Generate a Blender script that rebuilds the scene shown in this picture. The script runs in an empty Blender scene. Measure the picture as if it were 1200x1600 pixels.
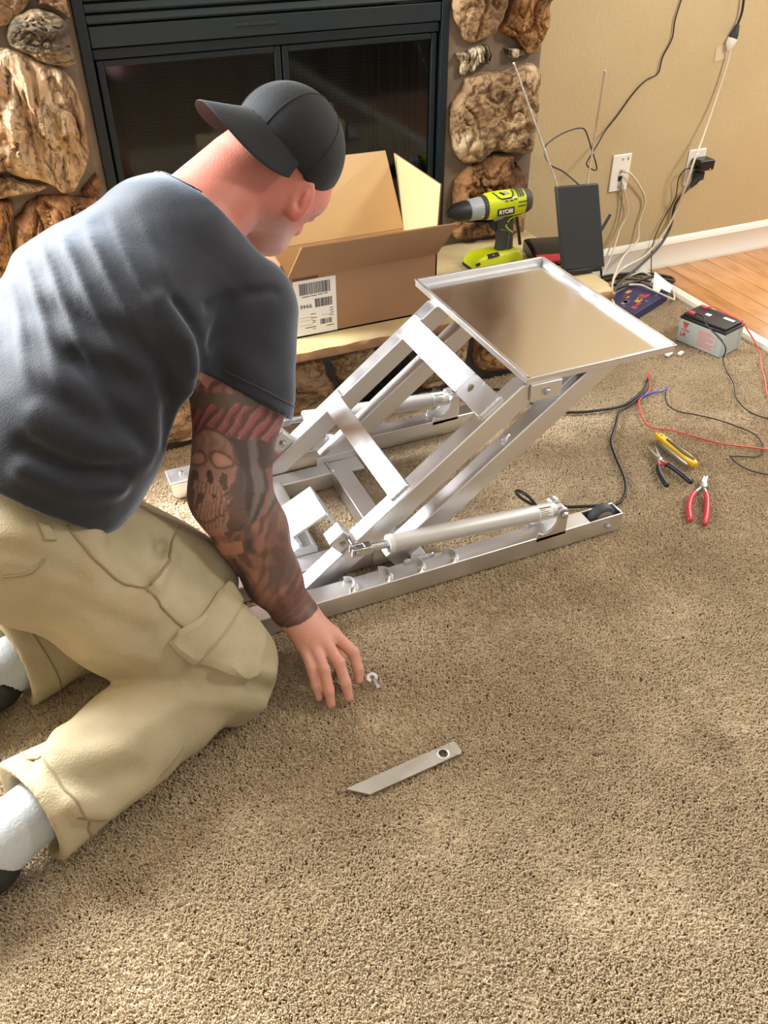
import bpy, bmesh, math, random
import numpy as np
from mathutils import Vector, Matrix, noise

# ------------------------------------------------------------------ scene, camera, light
sc = bpy.context.scene
COL = sc.collection
H_CAM, WALL_Y = 1.2, 2.312
def cam_axes(p, yaw, roll):
    p, yaw, roll = (math.radians(a) for a in (p, yaw, roll))
    fw = Vector((math.sin(yaw)*math.cos(p), math.cos(yaw)*math.cos(p), -math.sin(p)))
    r = Vector((math.cos(yaw), -math.sin(yaw), 0)); d = fw.cross(r)
    c, s = math.cos(roll), math.sin(roll)
    return c*r + s*d, -s*r + c*d, fw
cr, cd, cf = cam_axes(38.07, 22.9, 0.42)
camd = bpy.data.cameras.new('camera'); cam = bpy.data.objects.new('camera', camd); COL.objects.link(cam)
cam.matrix_world = Matrix(((cr.x, -cd.x, -cf.x, 0), (cr.y, -cd.y, -cf.y, 0), (cr.z, -cd.z, -cf.z, H_CAM), (0, 0, 0, 1)))
camd.sensor_fit = 'VERTICAL'; camd.sensor_height = 36; camd.lens = 1342/1600*36; camd.clip_start = 0.02
sc.camera = cam

w = bpy.data.worlds.new('world'); sc.world = w; w.use_nodes = True
bg = w.node_tree.nodes['Background']; bg.inputs[0].default_value = (0.92, 0.96, 1.0, 1); bg.inputs[1].default_value = 0.42

def area(name, loc, target, sx, sy, power, col):
    l = bpy.data.lights.new(name, 'AREA'); l.shape = 'RECTANGLE'; l.size = sx; l.size_y = sy; l.energy = power; l.color = col
    o = bpy.data.objects.new(name, l); COL.objects.link(o); o.location = loc
    o.rotation_euler = (Vector(target) - Vector(loc)).to_track_quat('-Z', 'Y').to_euler()
    return o
area('window_daylight', (-0.86, WALL_Y+0.02, 1.46), (0.25, 1.25, 0.45), 0.85, 1.25, 250, (0.94, 0.97, 1.0))
area('sliding_door_daylight', (3.12, WALL_Y+0.01, 1.05), (2.2, 0.6, 0.2), 0.85, 1.9, 60, (0.97, 0.98, 1.0))
area('camera_side_fill', (0.6, -2.6, 1.5), (0.7, 1.2, 0.2), 2.2, 1.9, 9, (1.0, 0.97, 0.93))  # unseen soft fill light added behind the camera
area('right_wall_fill', (2.7, 0.5, 2.2), (2.0, 2.3, 0.5), 0.5, 0.5, 44, (1.0, 0.93, 0.82))  # unseen warm fill light added to brighten the right-hand wall

sc.view_settings.view_transform = 'Standard'; sc.view_settings.look = 'None'
sc.view_settings.gamma = 1.0; sc.view_settings.use_curve_mapping = False
sc.view_settings.exposure = 0.05

# ------------------------------------------------------------------ helpers
class G:
    """collects vertices and faces in world coordinates"""
    def __init__(self): self.v = []; self.f = []
    def add(self, vs, fs):
        n = len(self.v); self.v += [tuple(p) for p in vs]; self.f += [tuple(i+n for i in q) for q in fs]; return self
    def box(self, x0, x1, y0, y1, z0, z1):
        return self.add([(x0,y0,z0),(x1,y0,z0),(x1,y1,z0),(x0,y1,z0),(x0,y0,z1),(x1,y0,z1),(x1,y1,z1),(x0,y1,z1)],
                        [(3,2,1,0),(4,5,6,7),(0,1,5,4),(1,2,6,5),(2,3,7,6),(3,0,4,7)])
    def obox(self, c, a, b, d):
        c, a, b, d = Vector(c), Vector(a), Vector(b), Vector(d)
        if a.cross(b).dot(d) < 0: b = -b
        vs = [c-a-b-d, c+a-b-d, c+a+b-d, c-a+b-d, c-a-b+d, c+a-b+d, c+a+b+d, c-a+b+d]
        return self.add(vs, [(3,2,1,0),(4,5,6,7),(0,1,5,4),(1,2,6,5),(2,3,7,6),(3,0,4,7)])
    def beam(self, p, q, w, h, side=(0,1,0)):
        """box from p to q; p,q are on the middle of the top face; w along side, h down"""
        p, q, s = Vector(p), Vector(q), Vector(side).normalized()
        d = (q-p).normalized(); n = s.cross(d).normalized()
        if n.z > 0: n = -n
        return self.obox((p+q)/2+n*h/2, (q-p)/2, s*w/2, n*h/2)
    def tube(self, pts, r, n=8, cap=True):
        pts = [Vector(p) for p in pts]; m = len(pts)
        rr = r if isinstance(r, (list, tuple)) else [r]*m
        t0 = (pts[1]-pts[0]).normalized(); u = t0.orthogonal().normalized()
        base = len(self.v); vs = []; pt = t0
        for i in range(m):
            t = (pts[min(i+1, m-1)]-pts[max(i-1, 0)]).normalized()
            q = pt.rotation_difference(t); u = (q @ u).normalized(); pt = t; b = t.cross(u)
            for k in range(n):
                a = 2*math.pi*k/n; vs.append(pts[i] + (u*math.cos(a)+b*math.sin(a))*rr[i])
        fs = [(i*n+k, i*n+(k+1) % n, (i+1)*n+(k+1) % n, (i+1)*n+k) for i in range(m-1) for k in range(n)]
        if cap: fs += [tuple(range(n-1, -1, -1)), tuple((m-1)*n+k for k in range(n))]
        return self.add(vs, fs)
    def lathe(self, o, ax, prof, n=24, cap=True):
        o, ax = Vector(o), Vector(ax).normalized(); u = ax.orthogonal().normalized(); b = ax.cross(u); vs = []
        for (t, r) in prof:
            for k in range(n):
                a = 2*math.pi*k/n; vs.append(o+ax*t+(u*math.cos(a)+b*math.sin(a))*max(r, 1e-5))
        m = len(prof)
        fs = [(i*n+k, i*n+(k+1) % n, (i+1)*n+(k+1) % n, (i+1)*n+k) for i in range(m-1) for k in range(n)]
        if cap: fs += [tuple(range(n-1, -1, -1)), tuple((m-1)*n+k for k in range(n))]
        return self.add(vs, fs)
    def prism(self, poly, o, u, v, d):
        """polygon (a,b) -> o+a*u+b*v, extruded by vector d"""
        o, u, v, d = Vector(o), Vector(u), Vector(v), Vector(d); n = len(poly)
        vs = [o+u*a+v*b for a, b in poly]; vs += [p+d for p in vs]
        fs = [tuple(range(n-1, -1, -1)), tuple(range(n, 2*n))] + [(i, (i+1) % n, n+(i+1) % n, n+i) for i in range(n)]
        return self.add(vs, fs)
    def rings(self, rs, closed=True, cap=True):
        """loft through rings of equal length"""
        n = len(rs[0]); m = len(rs); vs = [p for r in rs for p in r]
        kk = range(n) if closed else range(n-1)
        fs = [(i*n+k, i*n+(k+1) % n, (i+1)*n+(k+1) % n, (i+1)*n+k) for i in range(m-1) for k in kk]
        if cap and closed: fs += [tuple(range(n-1, -1, -1)), tuple((m-1)*n+k for k in range(n))]
        return self.add(vs, fs)

def catmull(pts, k=8):
    P = [Vector(p) for p in pts]; P = [P[0]*2-P[1]] + P + [P[-1]*2-P[-2]]; out = []
    for i in range(1, len(P)-2):
        for j in range(k):
            t = j/k; a, b, c, d = P[i-1], P[i], P[i+1], P[i+2]
            out.append(0.5*((2*b)+(c-a)*t+(2*a-5*b+4*c-d)*t*t+(3*b-a-3*c+d)*t**3))
    out.append(P[-2]); return out

def origin_of(o):
    p = Vector((0, 0, 0))
    while o: p += Vector(o.location); o = o.parent
    return p
def obj(name, g, m, parent=None, smooth=None, bevel=0, seg=2, loc=None, label=None, sub=0):
    me = bpy.data.meshes.new(name)
    o0 = origin_of(parent) if parent else Vector(loc or (0, 0, 0))
    me.from_pydata([(x-o0.x, y-o0.y, z-o0.z) for x, y, z in g.v], [], g.f); me.update()
    bm = bmesh.new(); bm.from_mesh(me); bmesh.ops.recalc_face_normals(bm, faces=bm.faces); bm.to_mesh(me); bm.free()
    me.materials.append(m)
    if smooth is not None:
        me.shade_smooth()
        if smooth < 180: me.set_sharp_from_angle(angle=math.radians(smooth))
    o = bpy.data.objects.new(name, me); COL.objects.link(o)
    if parent: o.parent = parent
    else: o.location = o0
    if bevel:
        b = o.modifiers.new('bevel', 'BEVEL'); b.width = bevel; b.segments = seg; b.limit_method = 'ANGLE'; b.angle_limit = math.radians(40)
        if smooth is None:
            me.shade_smooth(); me.set_sharp_from_angle(angle=math.radians(50))
    if sub:
        s = o.modifiers.new('sub', 'SUBSURF'); s.levels = sub; s.render_levels = sub
    if label: o['label'] = label
    return o
def thing(name, label, cat, loc, group=None):
    o = bpy.data.objects.new(name, None); COL.objects.link(o); o.location = loc; o.empty_display_size = 0.05
    o['label'] = label; o['category'] = cat
    if group: o['group'] = group
    return o
def tag(o, label, cat, group=None, kind=None):
    o['label'] = label; o['category'] = cat
    if group: o['group'] = group
    if kind: o['kind'] = kind
    return o
def struct(o): o['kind'] = 'structure'; return o
def text(name, body, size, loc, right, up, m, parent, align='CENTER', shear=0, bold=0):
    cu = bpy.data.curves.new(name, 'FONT'); cu.body = body; cu.size = size; cu.align_x = align; cu.align_y = 'CENTER'
    cu.extrude = 0.0002; cu.shear = shear; cu.offset = bold
    t = bpy.data.objects.new(name, cu); COL.objects.link(t)
    bpy.context.view_layer.update()
    me = bpy.data.meshes.new_from_object(t.evaluated_get(bpy.context.evaluated_depsgraph_get()))
    bpy.data.objects.remove(t); r, u = Vector(right).normalized(), Vector(up).normalized(); u = (u-r*u.dot(r)).normalized(); n = r.cross(u)
    M = Matrix(((r.x, u.x, n.x, loc[0]), (r.y, u.y, n.y, loc[1]), (r.z, u.z, n.z, loc[2]), (0, 0, 0, 1)))
    o0 = origin_of(parent); me.transform(Matrix.Translation(-o0) @ M); me.materials.clear(); me.materials.append(m)
    o = bpy.data.objects.new(name, me); COL.objects.link(o); o.parent = parent; return o

# ------------------------------------------------------------------ materials
def srgb(r, g, b): return tuple(((c/255)/12.92 if c/255 <= 0.04045 else ((c/255+0.055)/1.055)**2.4) for c in (r, g, b))
def mat(name, col, rough=0.6, metal=0, col2=None, scale=8, bump=0, bscale=None, stretch=None, rvar=0, detail=4, spec=None, coat=0, thr=(0.35, 0.65), sheen=0, stint=(1, 1, 1)):
    m = bpy.data.materials.new(name); m.use_nodes = True; nt = m.node_tree; b = nt.nodes['Principled BSDF']
    b.inputs['Base Color'].default_value = (*col, 1); b.inputs['Roughness'].default_value = rough; b.inputs['Metallic'].default_value = metal
    if spec is not None: b.inputs['Specular IOR Level'].default_value = spec
    if coat: b.inputs['Coat Weight'].default_value = coat
    if sheen: b.inputs['Sheen Weight'].default_value = sheen; b.inputs['Sheen Roughness'].default_value = 0.38; b.inputs['Sheen Tint'].default_value = (*stint, 1)
    if col2 or bump or rvar:
        tc = nt.nodes.new('ShaderNodeTexCoord'); mp = nt.nodes.new('ShaderNodeMapping'); nt.links.new(tc.outputs['Object'], mp.inputs['Vector'])
        if stretch: mp.inputs['Scale'].default_value = stretch
        no = nt.nodes.new('ShaderNodeTexNoise'); no.inputs['Scale'].default_value = scale; no.inputs['Detail'].default_value = detail
        nt.links.new(mp.outputs['Vector'], no.inputs['Vector'])
        if col2:
            rp = nt.nodes.new('ShaderNodeValToRGB'); rp.color_ramp.elements[0].position, rp.color_ramp.elements[1].position = thr
            rp.color_ramp.elements[0].color = (*col, 1); rp.color_ramp.elements[1].color = (*col2, 1)
            nt.links.new(no.outputs['Fac'], rp.inputs['Fac']); nt.links.new(rp.outputs['Color'], b.inputs['Base Color'])
        if rvar:
            mr = nt.nodes.new('ShaderNodeMapRange'); mr.inputs['From Min'].default_value = 0.3; mr.inputs['From Max'].default_value = 0.7
            mr.inputs['To Min'].default_value = rough-rvar; mr.inputs['To Max'].default_value = rough+rvar
            nt.links.new(no.outputs['Fac'], mr.inputs['Value']); nt.links.new(mr.outputs['Result'], b.inputs['Roughness'])
        if bump:
            n2 = nt.nodes.new('ShaderNodeTexNoise'); n2.inputs['Scale'].default_value = bscale or scale; n2.inputs['Detail'].default_value = 5
            nt.links.new(mp.outputs['Vector'], n2.inputs['Vector'])
            bp = nt.nodes.new('ShaderNodeBump'); bp.inputs['Strength'].default_value = 1.0; bp.inputs['Distance'].default_value = bump
            nt.links.new(n2.outputs['Fac'], bp.inputs['Height']); nt.links.new(bp.outputs['Normal'], b.inputs['Normal'])
    return m
ALU = mat('mill_aluminium', (0.78, 0.78, 0.79), 0.41, 1, rvar=0.07, scale=14, bump=0.0003, bscale=60)
ALU_FLAT = mat('galvanised_flat_bar', (0.86, 0.88, 0.90), 0.38, 1, (0.78, 0.82, 0.86), 18, rvar=0.08, thr=(0.3, 0.7), bump=0.0004, bscale=40)
TRAYM = mat('tray_sheet_metal', (0.84, 0.83, 0.81), 0.21, 1, rvar=0.04, scale=5, bump=0.0006, bscale=3)
ANOD = mat('anodised_silver', (0.62, 0.61, 0.59), 0.48, 0.35)
STEEL = mat('zinc_steel', (0.62, 0.63, 0.65), 0.28, 1, rvar=0.08, scale=40)
WELD = mat('weld_bead', (0.70, 0.71, 0.72), 0.38, 1, bump=0.002, bscale=160)
RUBBER = mat('grey_rubber', srgb(62, 66, 72), 0.6)
BLACKP = mat('black_plastic', srgb(26, 28, 30), 0.5)
BLACKG = mat('black_gloss_plastic', srgb(16, 16, 18), 0.22)
BLACKC = mat('black_cable', srgb(22, 20, 20), 0.45)
WHITEP = mat('white_plastic', srgb(232, 228, 220), 0.4)
CREAMC = mat('cream_cable', srgb(205, 196, 172), 0.45)
WHITEC = mat('white_cable', srgb(236, 230, 215), 0.45)
GREYC = mat('grey_cable', srgb(150, 138, 112), 0.5)
REDW = mat('red_wire', srgb(214, 70, 66), 0.4)
BLUEW = mat('blue_wire', srgb(48, 88, 190), 0.4)
PAPER = mat('white_paper', srgb(235, 233, 226), 0.7)
INK = mat('black_ink', srgb(30, 30, 32), 0.7)
# ------------------------------------------------------------------ room shell
WY = 2.312                                             # wall plane
WALLM = mat('beige_wall_paint', srgb(192, 172, 132), 0.6, col2=srgb(186, 165, 125), scale=3, bump=0.0012, bscale=90)
TRIMW = mat('white_trim_paint', srgb(226, 220, 208), 0.45)
CEILM = mat('white_ceiling_paint', srgb(225, 222, 214), 0.8)
struct(obj('wall_back', G().box(1.40, 2.70, WY, WY+0.10, -0.03, 2.45).box(3.56, 4.2, WY, WY+0.10, -0.03, 2.45).box(2.70, 3.56, WY, WY+0.10, 2.04, 2.45).box(-0.42, 0.21, WY+0.02, WY+0.12, -0.03, 2.45).box(1.168, 1.40, WY+0.02, WY+0.12, -0.03, 2.45).box(0.21, 1.168, WY+0.02, WY+0.12, 1.11, 2.45).box(0.21, 1.168, WY+0.02, WY+0.12, -0.03, 0.20).box(-1.45, -1.3, WY, WY+0.10, -0.03, 2.45).box(-1.3, -0.42, WY, WY+0.10, -0.03, 0.80).box(-1.3, -0.42, WY, WY+0.10, 2.12, 2.45), WALLM))
g = G().box(-1.55, -1.45, -2.8, WY+0.1, -0.03, 2.45)
struct(obj('wall_left', g, WALLM))
wf = struct(obj('window_1', G().box(-1.32, -1.285, WY-0.018, WY+0.06, 0.74, 2.17).box(-0.435, -0.40, WY-0.018, WY+0.06, 0.74, 2.17)
    .box(-1.285, -0.435, WY-0.018, WY+0.06, 0.74, 0.81).box(-1.285, -0.435, WY-0.018, WY+0.06, 2.11, 2.17), TRIMW, bevel=0.004))
struct(obj('ceiling', G().box(-1.55, 4.2, -2.8, WY+0.12, 2.45, 2.52), CEILM))

BACKING = mat('carpet_backing', srgb(134, 108, 78), 0.95)
struct(obj('floor', G().box(-1.55, 1.935, -2.8, WY+0.05, -0.06, -0.010), BACKING))
# carpet pile: one tuft instanced densely over the carpet (nobody could count the tufts)
def carpet():
    m = bpy.data.materials.new('carpet_pile'); m.use_nodes = True; nt = m.node_tree; b = nt.nodes['Principled BSDF']
    b.inputs['Roughness'].default_value = 0.9; b.inputs['Specular IOR Level'].default_value = 0.15
    b.inputs['Sheen Weight'].default_value = 0.1
    at = nt.nodes.new('ShaderNodeAttribute'); at.attribute_type = 'INSTANCER'; at.attribute_name = 'shade'
    rp = nt.nodes.new('ShaderNodeValToRGB'); e = rp.color_ramp.elements
    e[0].position = 0.0; e[0].color = (*srgb(174, 155, 127), 1); e[1].position = 1.0; e[1].color = (*srgb(234, 218, 191), 1)
    k = e.new(0.5); k.color = (*srgb(206, 187, 157), 1)
    nt.links.new(at.outputs['Fac'], rp.inputs['Fac']); nt.links.new(rp.outputs['Color'], b.inputs['Base Color'])
    tl = nt.nodes.new('ShaderNodeBsdfTranslucent'); mx = nt.nodes.new('ShaderNodeMixShader'); mx.inputs[0].default_value = 0.22
    nt.links.new(rp.outputs['Color'], tl.inputs[0]); nt.links.new(b.outputs[0], mx.inputs[1]); nt.links.new(tl.outputs[0], mx.inputs[2]); nt.links.new(mx.outputs[0], nt.nodes['Material Output'].inputs[0])
    g = G(); nx, ny = 60, 50; x0, x1, y0, y1 = -0.55, 1.93, 0.03, 1.86
    vs = [(x0+(x1-x0)*i/nx, y0+(y1-y0)*j/ny, -0.009) for j in range(ny+1) for i in range(nx+1)]
    fs = [(j*(nx+1)+i, j*(nx+1)+i+1, (j+1)*(nx+1)+i+1, (j+1)*(nx+1)+i) for j in range(ny) for i in range(nx)]
    g.add(vs, fs).add([(1.50, 1.86, -0.009), (1.93, 1.86, -0.009), (1.93, 2.28, -0.009), (1.50, 2.28, -0.009)], [(0, 1, 2, 3)])
    o = obj('carpet_pile', g, m); o['kind'] = 'stuff'; o['label'] = 'tan cut pile carpet covering the floor'; o['category'] = 'carpet'
    tr = bpy.data.node_groups.new('carpet_tufts', 'GeometryNodeTree')
    tr.interface.new_socket('Geometry', in_out='INPUT', socket_type='NodeSocketGeometry')
    tr.interface.new_socket('Geometry', in_out='OUTPUT', socket_type='NodeSocketGeometry')
    N = tr.nodes.new; L = tr.links.new
    gi, go = N('NodeGroupInput'), N('NodeGroupOutput')
    dp = N('GeometryNodeDistributePointsOnFaces'); dp.distribute_method = 'RANDOM'; dp.inputs['Density'].default_value = 160000
    L(gi.outputs[0], dp.inputs['Mesh'])
    pos = N('GeometryNodeInputPosition')
    # pile lies in broad, soft patches (foot marks)
    n1 = N('ShaderNodeTexNoise'); n1.inputs['Scale'].default_value = 3.6; n1.inputs['Detail'].default_value = 3.0
    n2 = N('ShaderNodeTexNoise'); n2.inputs['Scale'].default_value = 45.0; n2.inputs['Detail'].default_value = 2.0
    L(pos.outputs[0], n1.inputs['Vector']); L(pos.outputs[0], n2.inputs['Vector'])
    sep = N('FunctionNodeSeparateColor'); L(n1.outputs['Color'], sep.inputs[0])
    def maprange(src, a, b_, c, d):
        q = N('ShaderNodeMapRange'); q.inputs['From Min'].default_value = a; q.inputs['From Max'].default_value = b_
        q.inputs['To Min'].default_value = c; q.inputs['To Max'].default_value = d; L(src, q.inputs['Value']); return q.outputs['Result']
    def math_(op, a, b_):
        q = N('ShaderNodeMath'); q.operation = op
        for i, s in enumerate((a, b_)):
            if isinstance(s, (int, float)): q.inputs[i].default_value = s
            else: L(s, q.inputs[i])
        return q.outputs[0]
    tx = maprange(sep.outputs[0], 0.36, 0.64, -0.95, 0.95); ty = maprange(sep.outputs[1], 0.36, 0.64, -0.95, 0.95)
    def rnd(a, b_, seed):
        q = N('FunctionNodeRandomValue'); q.data_type = 'FLOAT'; q.inputs[2].default_value = a; q.inputs[3].default_value = b_; q.inputs['Seed'].default_value = seed; return q.outputs[1]
    cx = N('ShaderNodeCombineXYZ'); L(math_('ADD', tx, rnd(-0.75, 0.75, 1)), cx.inputs[0]); L(math_('ADD', ty, rnd(-0.75, 0.75, 2)), cx.inputs[1]); L(rnd(0, 6.28, 3), cx.inputs[2])
    dv = N('ShaderNodeVectorMath'); dv.operation = 'DISTANCE'; dv.inputs[1].default_value = (0.852, 0.610, -0.009); L(pos.outputs[0], dv.inputs[0]); dist = dv.outputs['Value']   # worn spot
    shade = math_('ADD', math_('ADD', math_('MULTIPLY', n2.outputs['Fac'], 0.5), math_('MULTIPLY', sep.outputs[0], 0.95)), math_('SUBTRACT', rnd(-0.36, -0.06, 5), maprange(dist, 0.03, 0.06, 0.30, 0.0)))  # shading of the leaning pile patches is also painted into the tuft colour
    st = N('GeometryNodeStoreNamedAttribute'); st.data_type = 'FLOAT'; st.domain = 'POINT'; st.inputs['Name'].default_value = 'shade'
    L(dp.outputs['Points'], st.inputs['Geometry']); L(shade, st.inputs['Value'])
    cone = N('GeometryNodeMeshCone'); cone.inputs['Vertices'].default_value = 6; cone.inputs['Side Segments'].default_value = 2
    cone.inputs['Radius Top'].default_value = 0.0008; cone.inputs['Radius Bottom'].default_value = 0.0017; cone.inputs['Depth'].default_value = 0.0095
    sm = N('GeometryNodeSetMaterial'); sm.inputs['Material'].default_value = m; L(cone.outputs['Mesh'], sm.inputs['Geometry'])
    ip = N('GeometryNodeInstanceOnPoints'); L(st.outputs['Geometry'], ip.inputs['Points']); L(sm.outputs['Geometry'], ip.inputs['Instance'])
    L(cx.outputs[0], ip.inputs['Rotation'])
    sx = N('ShaderNodeCombineXYZ'); r1 = rnd(0.75, 1.25, 7); L(r1, sx.inputs[0]); L(r1, sx.inputs[1]); L(rnd(0.75, 1.1, 8), sx.inputs[2]); L(sx.outputs[0], ip.inputs['Scale'])
    L(ip.outputs['Instances'], go.inputs[0])
    md = o.modifiers.new('tufts', 'NODES'); md.node_group = tr
carpet()

# hardwood beyond the transition strip, laid board by board
WOOD = []
for i, (a, b_) in enumerate((((176, 124, 72), (150, 100, 54)), ((170, 118, 66), (144, 94, 48)), ((182, 131, 79), (156, 107, 60)))):
    WOOD.append(mat('oak_board_%d' % i, srgb(*a), 0.28, col2=srgb(*b_), scale=9, stretch=(3, 0.7, 1), thr=(0.42, 0.66), bump=0.0004, bscale=30, coat=0.25))
hw = struct(obj('floor_hardwood', G().box(1.975, 4.2, -2.8, WY+0.05, -0.06, -0.014), mat('subfloor', srgb(90, 62, 36), 0.9)))
random.seed(4); x = 1.978; k = 0
while x < 3.7:
    y = WY+0.02
    while y > -0.4:
        ln = random.uniform(0.7, 1.2); k += 1
        obj('plank', G().box(x, x+0.0835, max(y-ln, -0.5), y-0.0012, -0.0135, 0.004), WOOD[k % 3], hw, bevel=0.0012, seg=1)
        y -= ln
    x += 0.0852
struct(obj('trim_2', G().prism([(1.936, -0.02), (1.936, 0.002), (1.944, 0.010), (1.968, 0.012), (1.9765, 0.009), (1.9765, -0.02)], (0, -2.8, 0), (1, 0, 0), (0, 0, 1), (0, WY+2.80, 0)),
    mat('grey_white_transition_strip', srgb(205, 200, 186), 0.45), smooth=30))
prof = [(0, 0), (0.014, 0), (0.0145, 0.012), (0.012, 0.016), (0.011, 0.078), (0.013, 0.083), (0.010, 0.090), (0.005, 0.100), (0, 0.103)]
struct(obj('baseboard_back', G().prism(prof, (1.50, WY, 0.004), (0, -1, 0), (0, 0, 1), (1.13, 0, 0)), TRIMW, smooth=35))
struct(obj('door_1', G().box(2.63, 2.71, WY-0.018, WY+0.02, 0.0, 2.10).box(3.55, 3.63, WY-0.018, WY+0.02, 0.0, 2.10).box(2.71, 3.55, WY-0.018, WY+0.02, 2.03, 2.10), TRIMW, bevel=0.004))

# ------------------------------------------------------------------ stone fireplace
def stone_mat(name, cols, scale=7, stretch=(1, 1, 1), rough=0.75):
    m = bpy.data.materials.new(name); m.use_nodes = True; nt = m.node_tree; b = nt.nodes['Principled BSDF']; b.inputs['Roughness'].default_value = 0.9; b.inputs['Specular IOR Level'].default_value = 0.2
    tc = nt.nodes.new('ShaderNodeTexCoord'); mp = nt.nodes.new('ShaderNodeMapping'); mp.inputs['Scale'].default_value = stretch; nt.links.new(tc.outputs['Object'], mp.inputs[0])
    n = nt.nodes.new('ShaderNodeTexNoise'); n.inputs['Scale'].default_value = scale; n.inputs['Detail'].default_value = 8; n.inputs['Roughness'].default_value = 0.62; n.inputs['Distortion'].default_value = 0.8
    nt.links.new(mp.outputs[0], n.inputs['Vector'])
    rp = nt.nodes.new('ShaderNodeValToRGB'); e = rp.color_ramp.elements
    ps = [0.32+0.38*i/(len(cols)-1) for i in range(len(cols))]
    e[0].position = ps[0]; e[0].color = (*srgb(*cols[0]), 1); e[1].position = ps[-1]; e[1].color = (*srgb(*cols[-1]), 1)
    for p, c in zip(ps[1:-1], cols[1:-1]): q = e.new(p); q.color = (*srgb(*c), 1)
    nt.links.new(n.outputs['Fac'], rp.inputs['Fac'])
    cr_ = nt.nodes.new('ShaderNodeTexNoise'); cr_.inputs['Scale'].default_value = scale*1.3; cr_.inputs['Detail'].default_value = 5; cr_.inputs['Distortion'].default_value = 1.2; nt.links.new(mp.outputs[0], cr_.inputs['Vector'])
    sb = nt.nodes.new('ShaderNodeMath'); sb.operation = 'SUBTRACT'; sb.inputs[1].default_value = 0.5; nt.links.new(cr_.outputs['Fac'], sb.inputs[0])
    ab = nt.nodes.new('ShaderNodeMath'); ab.operation = 'ABSOLUTE'; nt.links.new(sb.outputs[0], ab.inputs[0])
    mr = nt.nodes.new('ShaderNodeMapRange'); mr.inputs['From Max'].default_value = 0.035; mr.inputs['To Min'].default_value = 0.38; nt.links.new(ab.outputs[0], mr.inputs['Value'])
    ml = nt.nodes.new('ShaderNodeMix'); ml.data_type = 'RGBA'; ml.blend_type = 'MULTIPLY'; ml.inputs[0].default_value = 1.0
    nt.links.new(rp.outputs['Color'], ml.inputs[6]); nt.links.new(mr.outputs[0], ml.inputs[7]); nt.links.new(ml.outputs[2], b.inputs['Base Color'])
    n2 = nt.nodes.new('ShaderNodeTexNoise'); n2.inputs['Scale'].default_value = 55; n2.inputs['Detail'].default_value = 6; nt.links.new(mp.outputs[0], n2.inputs['Vector'])
    bp = nt.nodes.new('ShaderNodeBump'); bp.inputs['Distance'].default_value = 0.009; nt.links.new(n2.outputs['Fac'], bp.inputs['Height']); nt.links.new(bp.outputs['Normal'], b.inputs['Normal'])
    return m
TAN = stone_mat('tan_rock', [(84, 60, 44), (148, 118, 88), (180, 152, 116), (206, 186, 154)], 9)
TANV = stone_mat('tan_rock_upright_grain', [(74, 52, 38), (152, 120, 90), (190, 162, 128), (214, 196, 166)], 9, (1.6, 1, 0.5))
DARKR = stone_mat('dark_grey_brown_rock', [(50, 44, 38), (84, 74, 62), (110, 96, 78), (150, 128, 98)], 9, (0.6, 1, 1.6))
BROWNR = stone_mat('brown_rock', [(70, 46, 30), (122, 84, 54), (160, 118, 78), (190, 156, 112)], 10, (1.8, 1, 0.7))
ORANGER = stone_mat('orange_brown_rock', [(52, 40, 34), (104, 74, 52), (156, 114, 74), (184, 148, 104)], 7)
FOSSIL = stone_mat('white_veined_dark_rock', [(40, 32, 28), (70, 56, 44), (190, 172, 140), (236, 226, 205)], 16, (2.2, 1, 0.6))
BLACKR = stone_mat('black_rock_with_tan_band', [(18, 17, 18), (28, 26, 26), (40, 36, 33), (196, 168, 128)], 6, (1, 1, 0.5))
MORTAR = mat('grey_brown_mortar', srgb(128, 112, 94), 0.9, col2=srgb(108, 96, 82), scale=12, bump=0.004, bscale=45)
MORTARD = mat('dark_mortar', srgb(86, 76, 68), 0.9, col2=srgb(66, 60, 56), scale=12, bump=0.004, bscale=45)

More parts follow.
